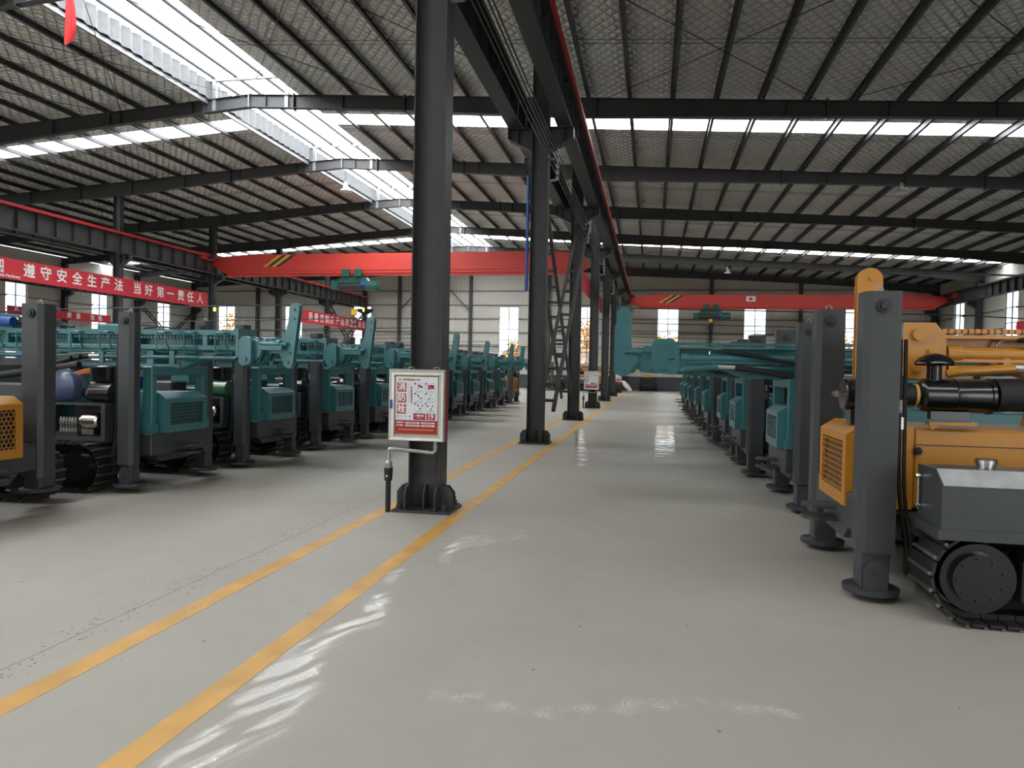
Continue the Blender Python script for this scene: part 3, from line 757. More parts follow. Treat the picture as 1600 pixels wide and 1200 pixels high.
# ------------------------------------------------------------------ fire hydrant cabinets
def cabinet():
    # local: front faces -Y, origin at bottom centre of the front
    root = empty('hydrant_cabinet')
    MB().box(-.32, .32, .03, .19, 0, .80, .006).build('body', 'red', root)
    fr = MB()
    W, Hh, t = .33, .81, .075
    for a, c in (((-W, -.005), (W, -.005)), ((W, -.005), (W, Hh)), ((W, Hh), (-W, Hh)), ((-W, Hh), (-W, -.005))): pass
    def rail(p0, p1, q0, q1):
        # mitred moulding from outer edge p to inner edge q
        prof = [(0, .0), (0.12, -.022), (.5, -.012), (.85, -.018), (1, .004)]
        vs = []
        for (px, pz), (qx, qz) in ((p0, q0), (p1, q1)):
            for f_, d in prof: vs.append((px + (qx - px) * f_, d, pz + (qz - pz) * f_))
            vs.append((qx, .03, qz)); vs.append((px, .03, pz))
        m_ = len(prof) + 2
        fr.add(vs, [[i, (i + 1) % m_, m_ + (i + 1) % m_, m_ + i] for i in range(m_)])
    o = [(-W, -.005), (W, -.005), (W, Hh), (-W, Hh)]; q = [(-W + t, -.005 + t), (W - t, -.005 + t), (W - t, Hh - t), (-W + t, Hh - t)]
    for i in range(4): rail(o[i], o[(i + 1) % 4], q[i], q[(i + 1) % 4])
    door = fr.build('door_frame', 'alu', root, smooth=False)
    MB().box(-W + .022, -W + .044, -.03, -.01, .36, .46, .003).build('lock', 'bluepipe', door)
    for x in (-.1, .2): MB().tube([(x - .03, .1, .80), (x - .03, .1, .83), (x + .03, .1, .83), (x + .03, .1, .80)], .006, 6, 2).build('hanging_lug', 'galv', root)
    x0, x1, z0, z1 = -W + t - .004, W - t + .004, t - .009, Hh - t + .004
    sg = MB().box(x0, x1, .002, .008, z0, z1).build('sign_panel', 'white', root, smooth=False)
    sw, sh = x1 - x0, z1 - z0
    def R(a, b, c, d, mat, nm, lift=.001):     # fractions from the sign's top-left corner
        return MB().box(x0 + a * sw, x0 + b * sw, .002 - lift, .0025, z1 - d * sh, z1 - c * sh).build(nm, mat, sg, smooth=False)
    def T(s, a, c, size, mat, off=0, sxx=1.0, sp=1.0, align='CENTER'):
        return text(s, size, mat, sg, 'lettering', (x0 + a * sw, -.0008, z1 - c * sh), (PI / 2, 0, 0), off, align, sxx, sp)
    R(0, 1, .755, 1, 'signred', 'red_field', .0006)
    mb = MB(); mg = MB()
    def chev(u0_, u1_, w0, w1, n_, hor):
        for i in range(n_):
            p = i / n_; q_ = (i + .55) / n_; s_ = .4 / n_
            for (A, B_, mm) in ((p, q_, mb), (q_, (i + 1) / n_, mg)):
                if hor: pl_ = [(u0_ + (u1_ - u0_) * A, w0), (u0_ + (u1_ - u0_) * B_, w0), (u0_ + (u1_ - u0_) * min(1, B_ + s_), w1), (u0_ + (u1_ - u0_) * min(1, A + s_), w1)]
                else: pl_ = [(w0, u0_ + (u1_ - u0_) * A), (w0, u0_ + (u1_ - u0_) * B_), (w1, u0_ + (u1_ - u0_) * min(1, B_ + s_)), (w1, u0_ + (u1_ - u0_) * min(1, A + s_))]
                mm.prism([(x0 + a * sw, z1 - c * sh) for a, c in pl_], lambda a, c, d: (a, d, c), .0005, .0025)
    chev(0, 1, .004, .020, 24, True); chev(0, 1, .98, .996, 24, True); chev(0, 1, .004, .022, 34, False); chev(0, 1, .978, .996, 34, False)
    mb.build('border_stripe', 'ink', sg, smooth=False); mg.build('border_stripe', 'gold', sg, smooth=False)
    cx, cz = x0 + .115 * sw, z1 - .072 * sh
    mb = MB()
    for g in range(8):
        t0 = g * PI / 4; mb.cyl((cx + .011 * math.cos(t0), 0, cz + .011 * math.sin(t0)), (cx + .011 * math.cos(t0), .003, cz + .011 * math.sin(t0)), .0042, n=8)
    mb.build('emblem', 'signred', sg)
    T('爱护消防设施人人有责', .385, .073, .021, 'signred', .0002)
    for i, c_ in enumerate('消防栓'):
        c0 = .118 + i * .186; R(.055, .262, c0, c0 + .158, 'signred', 'title_tile', .0008); T(c_, .158, c0 + .081, .098, 'lettering', .0018)
    T('\n'.join('消火栓的使用方法'), .382, .33, .024, 'signred', .0002)
    mb = MB()
    for i in range(30): mb.box(x0 + .318 * sw, x0 + .326 * sw, .001, .003, z1 - (.135 + i * .0108 + .007) * sh, z1 - (.135 + i * .0108) * sh)
    mb.build('small_print', 'inkgrey', sg, smooth=False)
    for r_ in range(3):
        for c_ in range(2):
            a = .455 + c_ * .252; c0 = .128 + r_ * .168
            mb = MB()
            for (aa, bb, cc, dd) in ((a, a + .225, c0, c0 + .003), (a, a + .225, c0 + .127, c0 + .13), (a, a + .004, c0, c0 + .13), (a + .221, a + .225, c0, c0 + .13)):
                mb.box(x0 + aa * sw, x0 + bb * sw, .0012, .003, z1 - dd * sh, z1 - cc * sh)
            mb.build('picture_frame', 'inkgrey', sg, smooth=False)
            R(a - .012, a + .03, c0 - .008, c0 + .022, 'signred', 'number_badge', .0012)
            T(str(r_ * 2 + c_ + 1), a + .009, c0 + .007, .012, 'lettering', .0003)
            R(a + .03, a + .19, c0 + .138, c0 + .146, 'inkgrey', 'small_print')
            def poly(pts, mat): MB().prism([(x0 + (a + p) * sw, z1 - (c0 + q_) * sh) for p, q_ in pts], lambda u, w, d: (u, d, w), .0008, .0025).build('pictogram', mat, sg, smooth=False)
            if r_ == 0 and c_ == 0:
                poly([(.07, .02), (.15, .03), (.15, .06), (.07, .055)], 'signred'); poly([(.13, .05), (.19, .055), (.18, .075), (.12, .08)], 'ink'); poly([(.07, .06), (.085, .06), (.085, .11), (.07, .10)], 'signred')
            elif r_ == 0:
                poly([(.05, .025), (.19, .03), (.19, .10), (.15, .085), (.05, .11)], 'signred'); poly([(.10, .025), (.19, .03), (.17, .05)], 'ink'); poly([(.07, .055), (.11, .06), (.09, .09)], 'white')
            elif r_ == 1 and c_ == 0:
                poly([(.05, .03), (.07, .022), (.12, .06), (.10, .07)], 'ink'); poly([(.11, .085), (.17, .07), (.19, .085), (.13, .10)], 'signred')
            elif r_ == 1:
                poly([(.10, .02), (.12, .02), (.115, .06), (.10, .06)], 'inkgrey'); poly([(.05, .10), (.09, .07), (.105, .08), (.065, .115)], 'ink'); poly([(.14, .08), (.17, .095), (.165, .105), (.135, .09)], 'inkgrey')
            elif c_ == 0:
                poly([(.05, .03), (.07, .022), (.11, .055), (.095, .065)], 'ink'); poly([(.15, .055), (.195, .022), (.205, .03), (.165, .065)], 'ink'); poly([(.10, .09), (.15, .08), (.155, .10), (.11, .11)], 'signred')
            else:
                poly([(.02, .05), (.07, .03), (.08, .045), (.03, .07)], 'signred'); poly([(.13, .06), (.17, .025), (.185, .035), (.145, .07)], 'ink'); poly([(.10, .11), (.135, .075), (.145, .085), (.115, .12)], 'ink')
    R(.435, .93, .635, .745, 'signred', 'call_panel', .0008)
    T('火警电话', .575, .675, .027, 'lettering', .0004); T('FIRE CALL', .575, .71, .012, 'lettering', .0001); T('119', .79, .69, .085, 'lettering', .0018, .85)
    for i, (s_, mt) in enumerate((('消', 'ink'), ('火', 'inkgrey'), ('栓', 'inkgrey'), ('箱', 'signred'))): T(s_, .08 + i * .09, .694, .022, mt)
    T('消防安全', .13, .795, .022, 'lettering', .0004); T('四个能力', .13, .845, .022, 'lettering', .0004)
    for a, b_ in ((.255, .58), (.61, .92)):
        for c0 in (.785, .832):
            R(a, b_, c0, c0 + .026, 'white', 'label_strip', .0009); R(a + .05, b_ - .05, c0 + .009, c0 + .017, 'signred', 'small_print', .0012)
    mb = MB()
    for i in range(16): mb.box(x0 + (.1 + i * .05) * sw, x0 + (.135 + i * .05) * sw, .0010, .003, z1 - .922 * sh, z1 - .905 * sh)
    mb.build('small_print', 'gold', sg, smooth=False)
    return root
cab = cabinet()
CABS = [(0, 'fire hydrant cabinet with silver frame and red sign on the nearest column'), (3, 'fire hydrant cabinet on the fourth central column beyond the ladder braces'), (6, 'distant fire hydrant cabinet on the seventh central column above the white sack')]
pipe = None
def hydrant_pipe():
    root = empty('hydrant_pipe')
    # local origin on the floor below the cabinet centre
    MB().tube([(.20, .06, .86), (.20, .06, .735), (.185, .055, .71), (.16, .05, .70), (-.20, .03, .725), (-.31, .02, .73), (-.335, .02, .72), (-.345, .02, .70), (-.345, .02, .60)], .022, 10, 4).build('upper_pipe', 'galv', root)
    mb = MB()
    for a, b_ in (((.20, .06, .78), (.20, .06, .74)), ((.13, .045, .70), (.10, .043, .702)), ((-.27, .022, .728), (-.30, .021, .729)), ((-.345, .02, .66), (-.345, .02, .63))): mb.cyl(a, b_, .028, n=12)
    mb.build('coupling', 'galv', root)
    MB().lathe((-.345, .02, .50), (-.345, .02, .61), [(0, .036), (.02, .045), (.05, .04), (.07, .044), (.10, .026)], 16).build('valve', 'galv', root)
    MB().lathe((-.345, .02, .0), (-.345, .02, .51), [(0, .030), (.36, .030), (.365, .044), (.48, .05), (.51, .05)], 16).build('hose', 'rubber', root)
    MB().cyl((-.345, -.035, .42), (-.345, -.02, .42), .013, n=12).build('cap', 'chrome', root)
    return root
hp = hydrant_pipe()
for i, (kf, lab) in enumerate(CABS):
    c_ = cab if i == 0 else dup(cab); c_.location = (XC - .04, FY[kf] - .15 - .19, .84); tag(c_, lab, 'hydrant cabinet', 'hydrant cabinets on the central columns')
    h_ = hp if i == 0 else dup(hp); h_.location = (XC - .04, FY[kf] - .30, 0)
    tag(h_, ['grey pipe and black hose below the hydrant cabinet of the nearest column', 'grey pipe below the hydrant cabinet of the fourth central column', 'grey pipe below the distant hydrant cabinet'][i], 'pipe', 'hydrant pipes')

# ------------------------------------------------------------------ drilling rigs
def honey(mb, u, v0, v1, z0, z1, r, bar_, depth=.002):
    dx = r * math.sqrt(3); dz = r * 1.5; row = 0; z = z0
    while z <= z1 + .001:
        v = v0 + (dx / 2 if row % 2 else 0)
        while v <= v1 + .001:
            o_, i_ = [], []
            for g in range(6):
                t = PI / 6 + g * PI / 3
                o_.append((v + r * math.cos(t), z + r * math.sin(t))); i_.append((v + (r - bar_) * math.cos(t), z + (r - bar_) * math.sin(t)))
            vs = [(u, a, b) for a, b in o_] + [(u, a, b) for a, b in i_] + [(u - depth, a, b) for a, b in i_]
            mb.add(vs, [[g, (g + 1) % 6, 6 + (g + 1) % 6, 6 + g] for g in range(6)] + [[6 + g, 6 + (g + 1) % 6, 12 + (g + 1) % 6, 12 + g] for g in range(6)])
            v += dx
        z += dz; row += 1
def paddle_outline(w, z0, z1):
    """crown plate: rounded bar whose lower part bellies towards the mast"""
    pts = []; r = w / 2
    for i in range(9):
        t = PI * i / 8; pts.append((r * math.cos(t), z1 - r + r * math.sin(t)))
    H = z1 - z0
    pts += [(-r, z0 + H * .52), (-r * 1.05, z0 + H * .46), (-r * 1.35, z0 + H * .38), (-r * 1.95, z0 + H * .30), (-r * 2.05, z0 + H * .22), (-r * 1.5, z0 + H * .16), (-r * 1.15, z0 + H * .10)]
    for i in range(7):
        t = PI + PI * i / 6; pts.append((r * math.cos(t), z0 + r * .9 + r * .9 * math.sin(t)))
    return pts
def crown_lean(z0, z1):
    H = z1 - z0; pts = []
    for i in range(9):
        t = PI * i / 8; pts.append((.005 + .068 * math.cos(t), z1 - .07 + .07 * math.sin(t)))
    for u, f in ((-.085, .70), (-.115, .58), (-.145, .49), (-.185, .44), (-.225, .41), (-.235, .36), (-.225, .27), (-.205, .21), (-.18, .15), (-.155, .10)): pts.append((u, z0 + f * H))
    for i in range(7):
        t = PI + PI * i / 6; pts.append((-.082 + .07 * math.cos(t), z0 + .07 + .07 * math.sin(t)))
    return pts
def rig(loc, rz, near, body, grille, over, ph, jw, detail, hose=False, loops=True, tankcol='black', wrapped=False, foot=.07):
    root = empty('drilling_rig', loc, rz); n = near
    def nb(mb, u0, u1, a, b, z0, z1, bev=0): return mb.box(u0, u1, n * a, n * b, z0, z1, bev)
    # chassis and cross beam
    mb = MB().box(-4.6, -.3, -.42, .42, .36, .60, .02)
    mb.build('chassis', 'dark', root)
    fb = .10 if detail == 'yellow' else .20
    cb = MB().box(-.10, fb, -.64, .64, .45, .745, .015)
    cb.prism([(-.45, .47), (.45, .47), (.30, .34), (-.30, .34)], lambda a, b, d: (d, a, b), -.08, .08).build('cross_beam', 'jack', root)
    for z in (.55, .45):
        MB().prism([(fb - .02, -.13), (fb + .14, -.13)] + [(fb + .14 + .12 * math.sin(t * PI / 8), -.13 * math.cos(t * PI / 8)) for t in range(1, 8)] + [(fb + .14, .13), (fb - .02, .13)], lambda a, b, d: (a, b, d), z - .014, z + .014).build('tow_lug', 'jack', root, smooth=False)
    # jacks
    for s in (-1, 1):
        v = s * .78; h = jw / 2; c = .045
        sec = [(-h, -h), (h - c, -h), (h, -h + c), (h, h - c), (h - c, h), (-h, h)]
        j = MB().prism(sec, lambda a, b, d: (a, v + b, d), .36, 2.30).build('jack', 'jack', root, smooth=False)
        MB().prism([(a * 1.02, b * 1.02) for a, b in sec], lambda a, b, d: (a, v + b, d), .36, .44).build('collar', 'jack', j, smooth=False)
        k_ = h * .80
        MB().box(-k_, k_, v - k_, v + k_, foot + .02, .40, .01).build('inner_leg', 'jack', j)
        for fy in (-1, 1):
            mb = MB().prism([(-k_ * .85, 0), (k_ * .85, 0)] + [(k_ * .85 * math.cos(t * PI / 10), .13 + .09 * math.sin(t * PI / 10)) for t in range(11)] , lambda a, b, d: (a, v + fy * (k_ + .012) + d, foot + .02 + b), -.012, .012)
            mb.cyl((0, v + fy * (k_ + .022), foot + .13), (0, v + fy * (k_ + .035), foot + .13), .02, n=10).build('pin_ear', 'jack', j, smooth=False)
        MB().lathe((0, v, foot - .02), (0, v, foot + .03), [(0, .195), (.012, .20), (.035, .20), (.04, .19)], 28).build('foot_plate', 'jack', j)
        for fy in (-1, 1): MB().lathe((0, v + fy * h, 2.19), (0, v + fy * (h + .04), 2.19), [(0, .05), (.02, .05), (.021, .032), (.04, .028)], 18).build('top_pin', 'dark', j)
        MB().tube([(-.02, v, 2.29), (-.026, v, 2.325), (0, v, 2.345), (.026, v, 2.325), (.02, v, 2.29)], .006, 6, 3).build('eye_ring', 'galv', j)
        fl = MB().box(-.02 - h * .2, .02 + h * .2, v - s * (h + .03), v - s * h, .45, .80)
        for z in (.50, .62, .75): fl.cyl((h * .3, v - s * (h + .03), z), (h * .3, v - s * (h + .05), z), .018, n=8)
        fl.build('flange', 'jack', j, smooth=False)
        if s == n:
            mb = MB()
            for du in (0, .035):
                mb.tube([(-h - .03 - du, v + n * .02, 1.95), (-h - .035 - du, v + n * .03, 1.3), (-h - .05 - du, v + n * .02, .8), (-h - .10 - du, v + n * .03, .45), (-h - .10 - du, v + n * .05, .22), (-h - .16 - du, v, .25), (-h - .22 - du, v - n * .1, .42), (-h - .3, v - n * .3, .55)], .014, 7, 6, .08)
            mb.build('hose', 'rubber', j)
            MB().cyl((-h - .03, v + n * .02, 1.40), (-h - .03, v + n * .02, 1.50), .026, n=8).box(-h - .06, -h, v - .02, v + .04, 1.28, 1.37).cyl((-h - .03, v + n * .02, 1.95), (-h - .03, v + n * .02, 2.06), .016, n=8).build('hose_fitting', 'chrome', j)
    # crawler tracks
    for s in (-1, 1):
        if True:
            ti, to = (.96, 1.36) if detail == 'yellow' else (.70, 1.07)
            va, vb = s * ti, s * to
            r = .30; zc = .325; uf, ub = -.52, -3.3
            tk = MB(); ln = uf - ub; per = 2 * ln + 2 * PI * r; N_ = int(per / .105)
            ins = MB()
            for i in range(N_):
                t = i * per / N_
                if t < ln: p = (ub + t, zc + r); ang = 0
                elif t < ln + PI * r: g = (t - ln) / r; p = (uf + r * math.sin(g), zc + r * math.cos(g)); ang = g
                elif t < 2 * ln + PI * r: p = (uf - (t - ln - PI * r), zc - r); ang = PI
                else: g = PI + (t - 2 * ln - PI * r) / r; p = (ub + r * math.sin(g), zc + r * math.cos(g)); ang = g
                mt = M.Translation((p[0], (va + vb) / 2, p[1])) @ M.Rotation(ang, 4, 'Y')
                hw = abs(vb - va) / 2
                tk.cur = 0; tk.box(-.047, .047, -hw, hw, -.012, .008, mat=mt)
                tk.cur = 1; tk.box(.022, .046, -hw, hw, .008, .028, mat=mt)
                tk.cur = 0; tk.box(-.05, .05, -hw * .35, hw * .35, -.05, -.012, mat=mt)
            tr = tk.build('track', ['track', 'trackedge'], root, smooth=False)
            o_ = vb
            sg_ = 1 if o_ > 0 else -1
            for uu, rr in ((uf, .235), (ub, .22)):
                mb = MB().cyl((uu, va + sg_ * .06, zc), (uu, vb - sg_ * .06, zc), rr, n=28).cyl((uu, vb - sg_ * .06, zc), (uu, vb - sg_ * .01, zc), rr * .74, n=28)
                for g in range(9):
                    t = g * 2 * PI / 9; mb.cyl((uu + rr * .6 * math.cos(t), vb - sg_ * .012, zc + rr * .6 * math.sin(t)), (uu + rr * .6 * math.cos(t), vb + sg_ * .002, zc + rr * .6 * math.sin(t)), .012, n=6)
                mb.build('sprocket' if rr > .23 else 'idler', 'black', tr)
            MB().box(ub + .25, uf - .27, va + sg_ * .1, vb - sg_ * .05, zc - .16, zc + .15, .02).build('track_frame', 'dark', tr)
            for i in range(5):
                uu = ub + .45 + i * .45; MB().cyl((uu, va + sg_ * .08, zc - .19), (uu, vb - sg_ * .06, zc - .19), .085, n=14).build('roller', 'black', tr)
    # radiator cowl with grille, hood
    f0 = .27 if detail != 'yellow' else .118; z0, z1 = .74, 1.27
    if detail == 'yellow': z0, z1 = .62, 1.28
    w = .44; ga, gb, gc, gd = -w + .09, w - .09, z0 + .10, z1 - .14
    cow = MB()
    cow.box(f0 - .02, f0, -w, ga, z0, z1 - .08).box(f0 - .02, f0, gb, w, z0, z1 - .08).box(f0 - .02, f0, ga, gb, z0, gc).box(f0 - .02, f0, ga, gb, gd, z1 - .08)
    cow.box(f0 - .5, f0 - .02, -w, -w + .02, z0, z1 - .08).box(f0 - .5, f0 - .02, w - .02, w, z0, z1 - .08)
    cow.prism([(f0, z1 - .08), (f0 - .12, z1), (f0 - .5, z1), (f0 - .5, z1 - .08)], lambda a, b, d: (a, d, b), -w, w)
    cw = cow.build('radiator_cowl', body, root, smooth=False)
    MB().box(f0 - .07, f0 - .05, ga - .02, gb + .02, gc - .02, gd + .02).build('radiator_core', 'ink', cw, smooth=False)
    gm = MB()
    if grille == 'hex':
        honey(gm, f0 - .004, ga, gb, gc, gd, .031, .0050)
    else:
        nsl = 10
        for i in range(nsl): z = gc + (gd - gc) * i / nsl; gm.box(f0 - .03, f0 - .002, ga, gb, z, z + (gd - gc) / nsl * .35)
        for i in (range(1, 4) if loops else ()): v = ga + (gb - ga) * i / 4; gm.box(f0 - .03, f0 - .003, v - .012, v + .012, gc, gd)
    gm.build('grille', body, cw, smooth=False)
    hd = MB().box(-2.7, f0 - .5, -w + .01, w - .01, z0, z1 - .01, .02).build('engine_hood', body, root)
    if detail == 'yellow':
        mb = MB(); y_ = n * (w - .008)
        for a, b_, c_, d_ in ((-2.7, -.32, 1.135, 1.14), (-.335, -.33, z0 + .02, 1.14), (-.335, -.32, z0 + .02, z0 + .02), (-1.5, -1.495, z0 + .02, 1.135), (-.33, -.05, .90, .904)):
            mb.box(a, b_, y_ - .004, y_ + .004, c_, d_)
        mb.build('door_seam', 'ink', hd, smooth=False)
        for uu in (-.41, -1.42):
            mb = MB()
            for g in range(6):
                t = g * PI / 3; mb.cyl((uu + .022 * math.cos(t), n * w, 1.09 + .022 * math.sin(t)), (uu + .022 * math.cos(t), n * (w + .03), 1.09 + .022 * math.sin(t)), .011, n=8)
            mb.cyl((uu, n * (w - .01), 1.09), (uu, n * (w + .035), 1.09), .022, n=12).build('knob', 'black', hd)
        MB().box(-.28, -.21, n * w, n * (w + .03), .62, .66).build('latch', body, hd)
    else:   # portal frame over the radiator
        mb = MB()
        for s in (-1, 1): mb.box(.03, .17, s * .545 - .05, s * .545 + .05, .745, 1.60, .01)
        mb.box(.026, .174, -.60, .60, 1.50, 1.62, .012)
        mb.build('portal_frame', body, root)
        for s in (-1, 1): MB().box(.02, .19, s * .545 - .065, s * .545 + .065, .745, .86).build('post_foot', body, root, smooth=False)
    # ------------- mast
    zt, zb = 2.10, 1.62
    e0 = over - .38 if detail != 'yellow' else over - .19      # head plate front
    ml = -5.6; mh = .17
    ms = MB()
    eb = e0 - .34
    if loops:
        ms.box(ml, eb, -.20, .20, 2.085, 2.12).box(ml, eb, -.20, -.185, 2.05, 2.085).box(ml, eb, .185, .20, 2.05, 2.085)
        ms.box(ml, eb, -.05, .05, 1.90, 2.085).box(ml, eb - .02, -.20, .20, 1.835, 1.915, .02)
        ms.box(eb - .02, eb + .02, -.225, .225, 1.76, 2.14)
        uu = eb - .5
        while uu > ml: ms.box(uu - .035, uu + .035, -.185, .185, 1.90, 2.09); uu -= 1.05
    else:
        ms.box(ml, eb, -mh, mh, 1.99, 2.02).box(ml, eb, -.05, .05, 1.84, 1.99).box(ml, eb, -mh, mh, 1.80, 1.825)
    ms.box(ml, eb - .9, -.15, .15, 1.60, 1.65)
    ms.prism([(eb - .9, 1.60), (eb - .9, 1.82), (eb - .3, 1.82)], lambda a, b, d: (a, d, b), -.12, .12)
    mast = ms.build('mast', body, root, smooth=False)
    for uu in (-.2, -1.6): MB().prism([(uu - .12, 1.62), (uu + .12, 1.62), (uu + .2, 1.28), (uu - .2, 1.28)] if uu < -1 else [(uu - .05, 1.60), (uu + .05, 1.60), (uu + .05, 1.83), (uu - .05, 1.83)], lambda a, b, d: (a, d, b), -.16, .16).build('cradle', body, mast, smooth=False)
    ch = MB(); uu = ml
    step_ = .05; cv, cz = (n * .13, 2.00) if loops else (0, 2.04)
    while uu < eb + (.1 if not loops else -.1):
        ch.box(uu, uu + .034, cv - .03, cv + .03, cz, cz + .038).box(uu + .03, uu + step_ + .006, cv - .018, cv + .018, cz + .008, cz + .028); uu += step_
    ch.build('drive_chain', body, mast, smooth=False)
    vn = n * .12
    if not loops:
        MB().lathe((eb + .02, vn, 1.865), (ml + .3, vn, 1.865), [(0, .03), (.06, .03), (.061, .072), (.17, .072), (.171, .058), (abs(ml) + eb - .5, .058)], 20).build('feed_cylinder', body, mast)
        MB().lathe((eb - .52, vn, 1.865), (eb - .43, vn, 1.865), [(0, .06), (.09, .06)], 18).box(eb - .50, eb - .45, n * .1, n * .17, 1.74, 1.86).build('cylinder_strap', body, mast)
    MB().tube([(eb - .05, n * .14, 1.745), (eb - .9, n * .14, 1.745), (ml + .6, n * .14, 1.745)], .032, 12, 1).build('side_pipe', body, mast)
    # head plate with bolts, sheaves
    if loops:
        for vv in (-.19, 0, .19):
            hp_ = MB().prism([(eb + .02, 1.70), (eb + .02, 2.0)] + [(eb + .11 + .09 * math.cos(t), 1.955 + .09 * math.sin(t)) for t in (2.6, 2.1, 1.57, 1.05, .5, 0)] + [(eb + .20, 1.74), (eb + .17, 1.67), (eb + .06, 1.65)], lambda a, b, d: (a, vv + d, b), -.03, .03)
            hp_.cyl((eb + .11, vv - .05, 1.74), (eb + .11, vv + .05, 1.74), .034, n=16)
            hp_.build('head_plate', body, mast)
            MB().lathe((eb + .15, vv + .05, 1.86), (eb + .15, vv + .12, 1.86), [(0, .15), (.012, .15), (.02, .125), (.05, .125), (.058, .15), (.07, .15)], 26).build('sheave', body, mast)
        for vv in (-.12, .12): MB().box(eb + .03, over - .12, vv - .025, vv + .025, 1.86, 1.925, .005).build('head_arm', body, mast)
        mb = MB()
        for vv in (-.10, .02, .14): mb.tube([(eb + .02, vv, 1.66), (eb + .16, vv, 1.66), (eb + .24, vv, 1.72), (eb + .29, vv, 1.84)], .014, 6, 4)
        mb.build('guide_tube', body, mast)
    else:
        for s in (-1, 1):
            hp_ = MB().prism([(eb - .02, 1.68), (eb - .02, 2.02), (eb + .06, 2.12), (e0 - .05, 2.12), (e0, 2.06), (e0, 1.74), (e0 - .06, 1.66), (eb + .06, 1.64)], lambda a, b, d: (a, s * .16 + d, b), -.012, .012)
            for z in (2.02, 1.75): hp_.cyl((eb + .19, s * .17, z), (eb + .19, s * .215, z), .048, n=20)
            hp_.cyl((eb + .05, s * .17, 1.87), (eb + .12, s * .19, 1.87), .03, n=12)
            hp_.box(eb - .03, eb, s * .16 - .1 * (s > 0), s * .16 + .1 * (s < 0), 1.66, 2.02)
            hp_.build('head_plate', body, mast)
        for z in (2.00, 1.76):
            for v in (-.08, .08): MB().lathe((e0 - .15, v - .03, z), (e0 - .15, v + .03, z), [(0, .11), (.012, .11), (.018, .09), (.042, .09), (.048, .11), (.06, .11)], 22).build('sheave', body, mast)
    # crown plate
    zc0 = 1.60 if ph > .9 else 1.63; ax_z = zc0 + ph * .36
    for vv in (-.035, .035):
        cp = MB().prism([(over + a, b) for a, b in (crown_lean(zc0, zc0 + ph) if loops else paddle_outline(.20, zc0, zc0 + ph))], lambda a, b, d: (a, vv + d, b), -.011, .011)
        if vv * n > 0:
            for a, b in ((over, zc0 + ph - .09), (over, zc0 + ph - .21), (over - .06 * loops, zc0 + .20), (over - .085 * loops, zc0 + .08)): cp.cyl((a, vv + n * .011, b), (a, vv + n * .034, b), .017, n=8)
        cp.build('crown_plate', body, mast, smooth=False)
    MB().cyl((over - .02 - .06 * loops, n * .07, ax_z), (e0 - .1, n * .07, ax_z), .030, n=14).cyl((over - .18, n * .06, ax_z), (over - .25, n * .06, ax_z), .055, n=16).box(e0 - .1, over - .2, -.03, .03, ax_z - .12, ax_z - .05).build('axle', body, mast)
    MB().tube([(over, 0, zc0 + ph - .02), (-2, 0, zc0 + ph - .10), (-5.4, 0, 2.26)], .008, 5, 1).build('wire_rope', 'wire', mast)
    MB().box(-5.5, -4.9, -.2, .2, 2.08, 2.42, .05).build('winch_box', body, mast)
    if loops:
        uu = eb - .22
        for i in range(9):
            wv = .07; y_ = n * .27
            MB().tube([(uu + wv, n * .19, 2.08), (uu + wv * .9, y_, 2.075), (uu - wv * .2, y_, 2.08), (uu - wv * .9, y_, 2.07), (uu - wv, y_, 2.03), (uu - wv, y_, 1.88), (uu - wv * .8, y_, 1.835), (uu, y_ - n * .03, 1.81), (uu + wv * .6, n * .19, 1.815)], .012, 6, 3).tube([(uu + wv * .9, y_ - n * .01, 2.075), (uu + wv, y_ - n * .01, 1.95), (uu + wv, n * .20, 1.86)], .010, 6, 3).build('guard_loop', body, mast)
            uu -= .42 if i % 2 else .46
        for uu in (eb - 1.0, eb - 2.1, eb - 3.2): MB().box(uu - .035, uu + .035, n * .13, n * .18, 1.66, 1.85).build('mast_bracket', body, mast, smooth=False)
        hd_ = MB().box(-3.25, -2.62, -.20, .20, 2.12, 2.34, .03).prism([(-2.62, 2.12), (-2.62, 2.30), (-2.42, 2.24), (-2.42, 2.12)], lambda a, b, d: (a, d, b), -.17, .17).build('rotary_head', body, mast)
        for i, (z, e) in enumerate(((2.27, -1.55), (2.23, -1.5), (2.19, -1.45))): MB().tube([(-2.42, n * (.05 + .04 * i), z), (-2.1, n * (.08 + .04 * i), z + .03), (-1.8, n * .1, z), (e, n * (.05 + .03 * i), 2.15)], .016, 6, 5, .08).build('head_hose', 'rubber', mast)
        for i in range(3): MB().tube([(-1.15 - .1 * i, n * (.16 + .05 * i), 1.745 - .02 * i), (-1.7, n * (.18 + .05 * i), 1.70 - .035 * i), (-2.6, n * (.18 + .05 * i), 1.655 - .03 * i), (-4.2, n * (.16 + .05 * i), 1.67 - .03 * i)], .036, 8, 10, .06).build('feed_hose', 'rubber', mast)
        MB().cyl((-.98, n * .16, 1.748), (-1.16, n * .16, 1.745), .034, n=8).build('hose_coupling', 'galv', mast)
        MB().cyl((-2.60, n * .205, 2.22), (-2.36, n * .205, 2.21), .07, n=16).build('head_motor', 'bluepipe', mast)
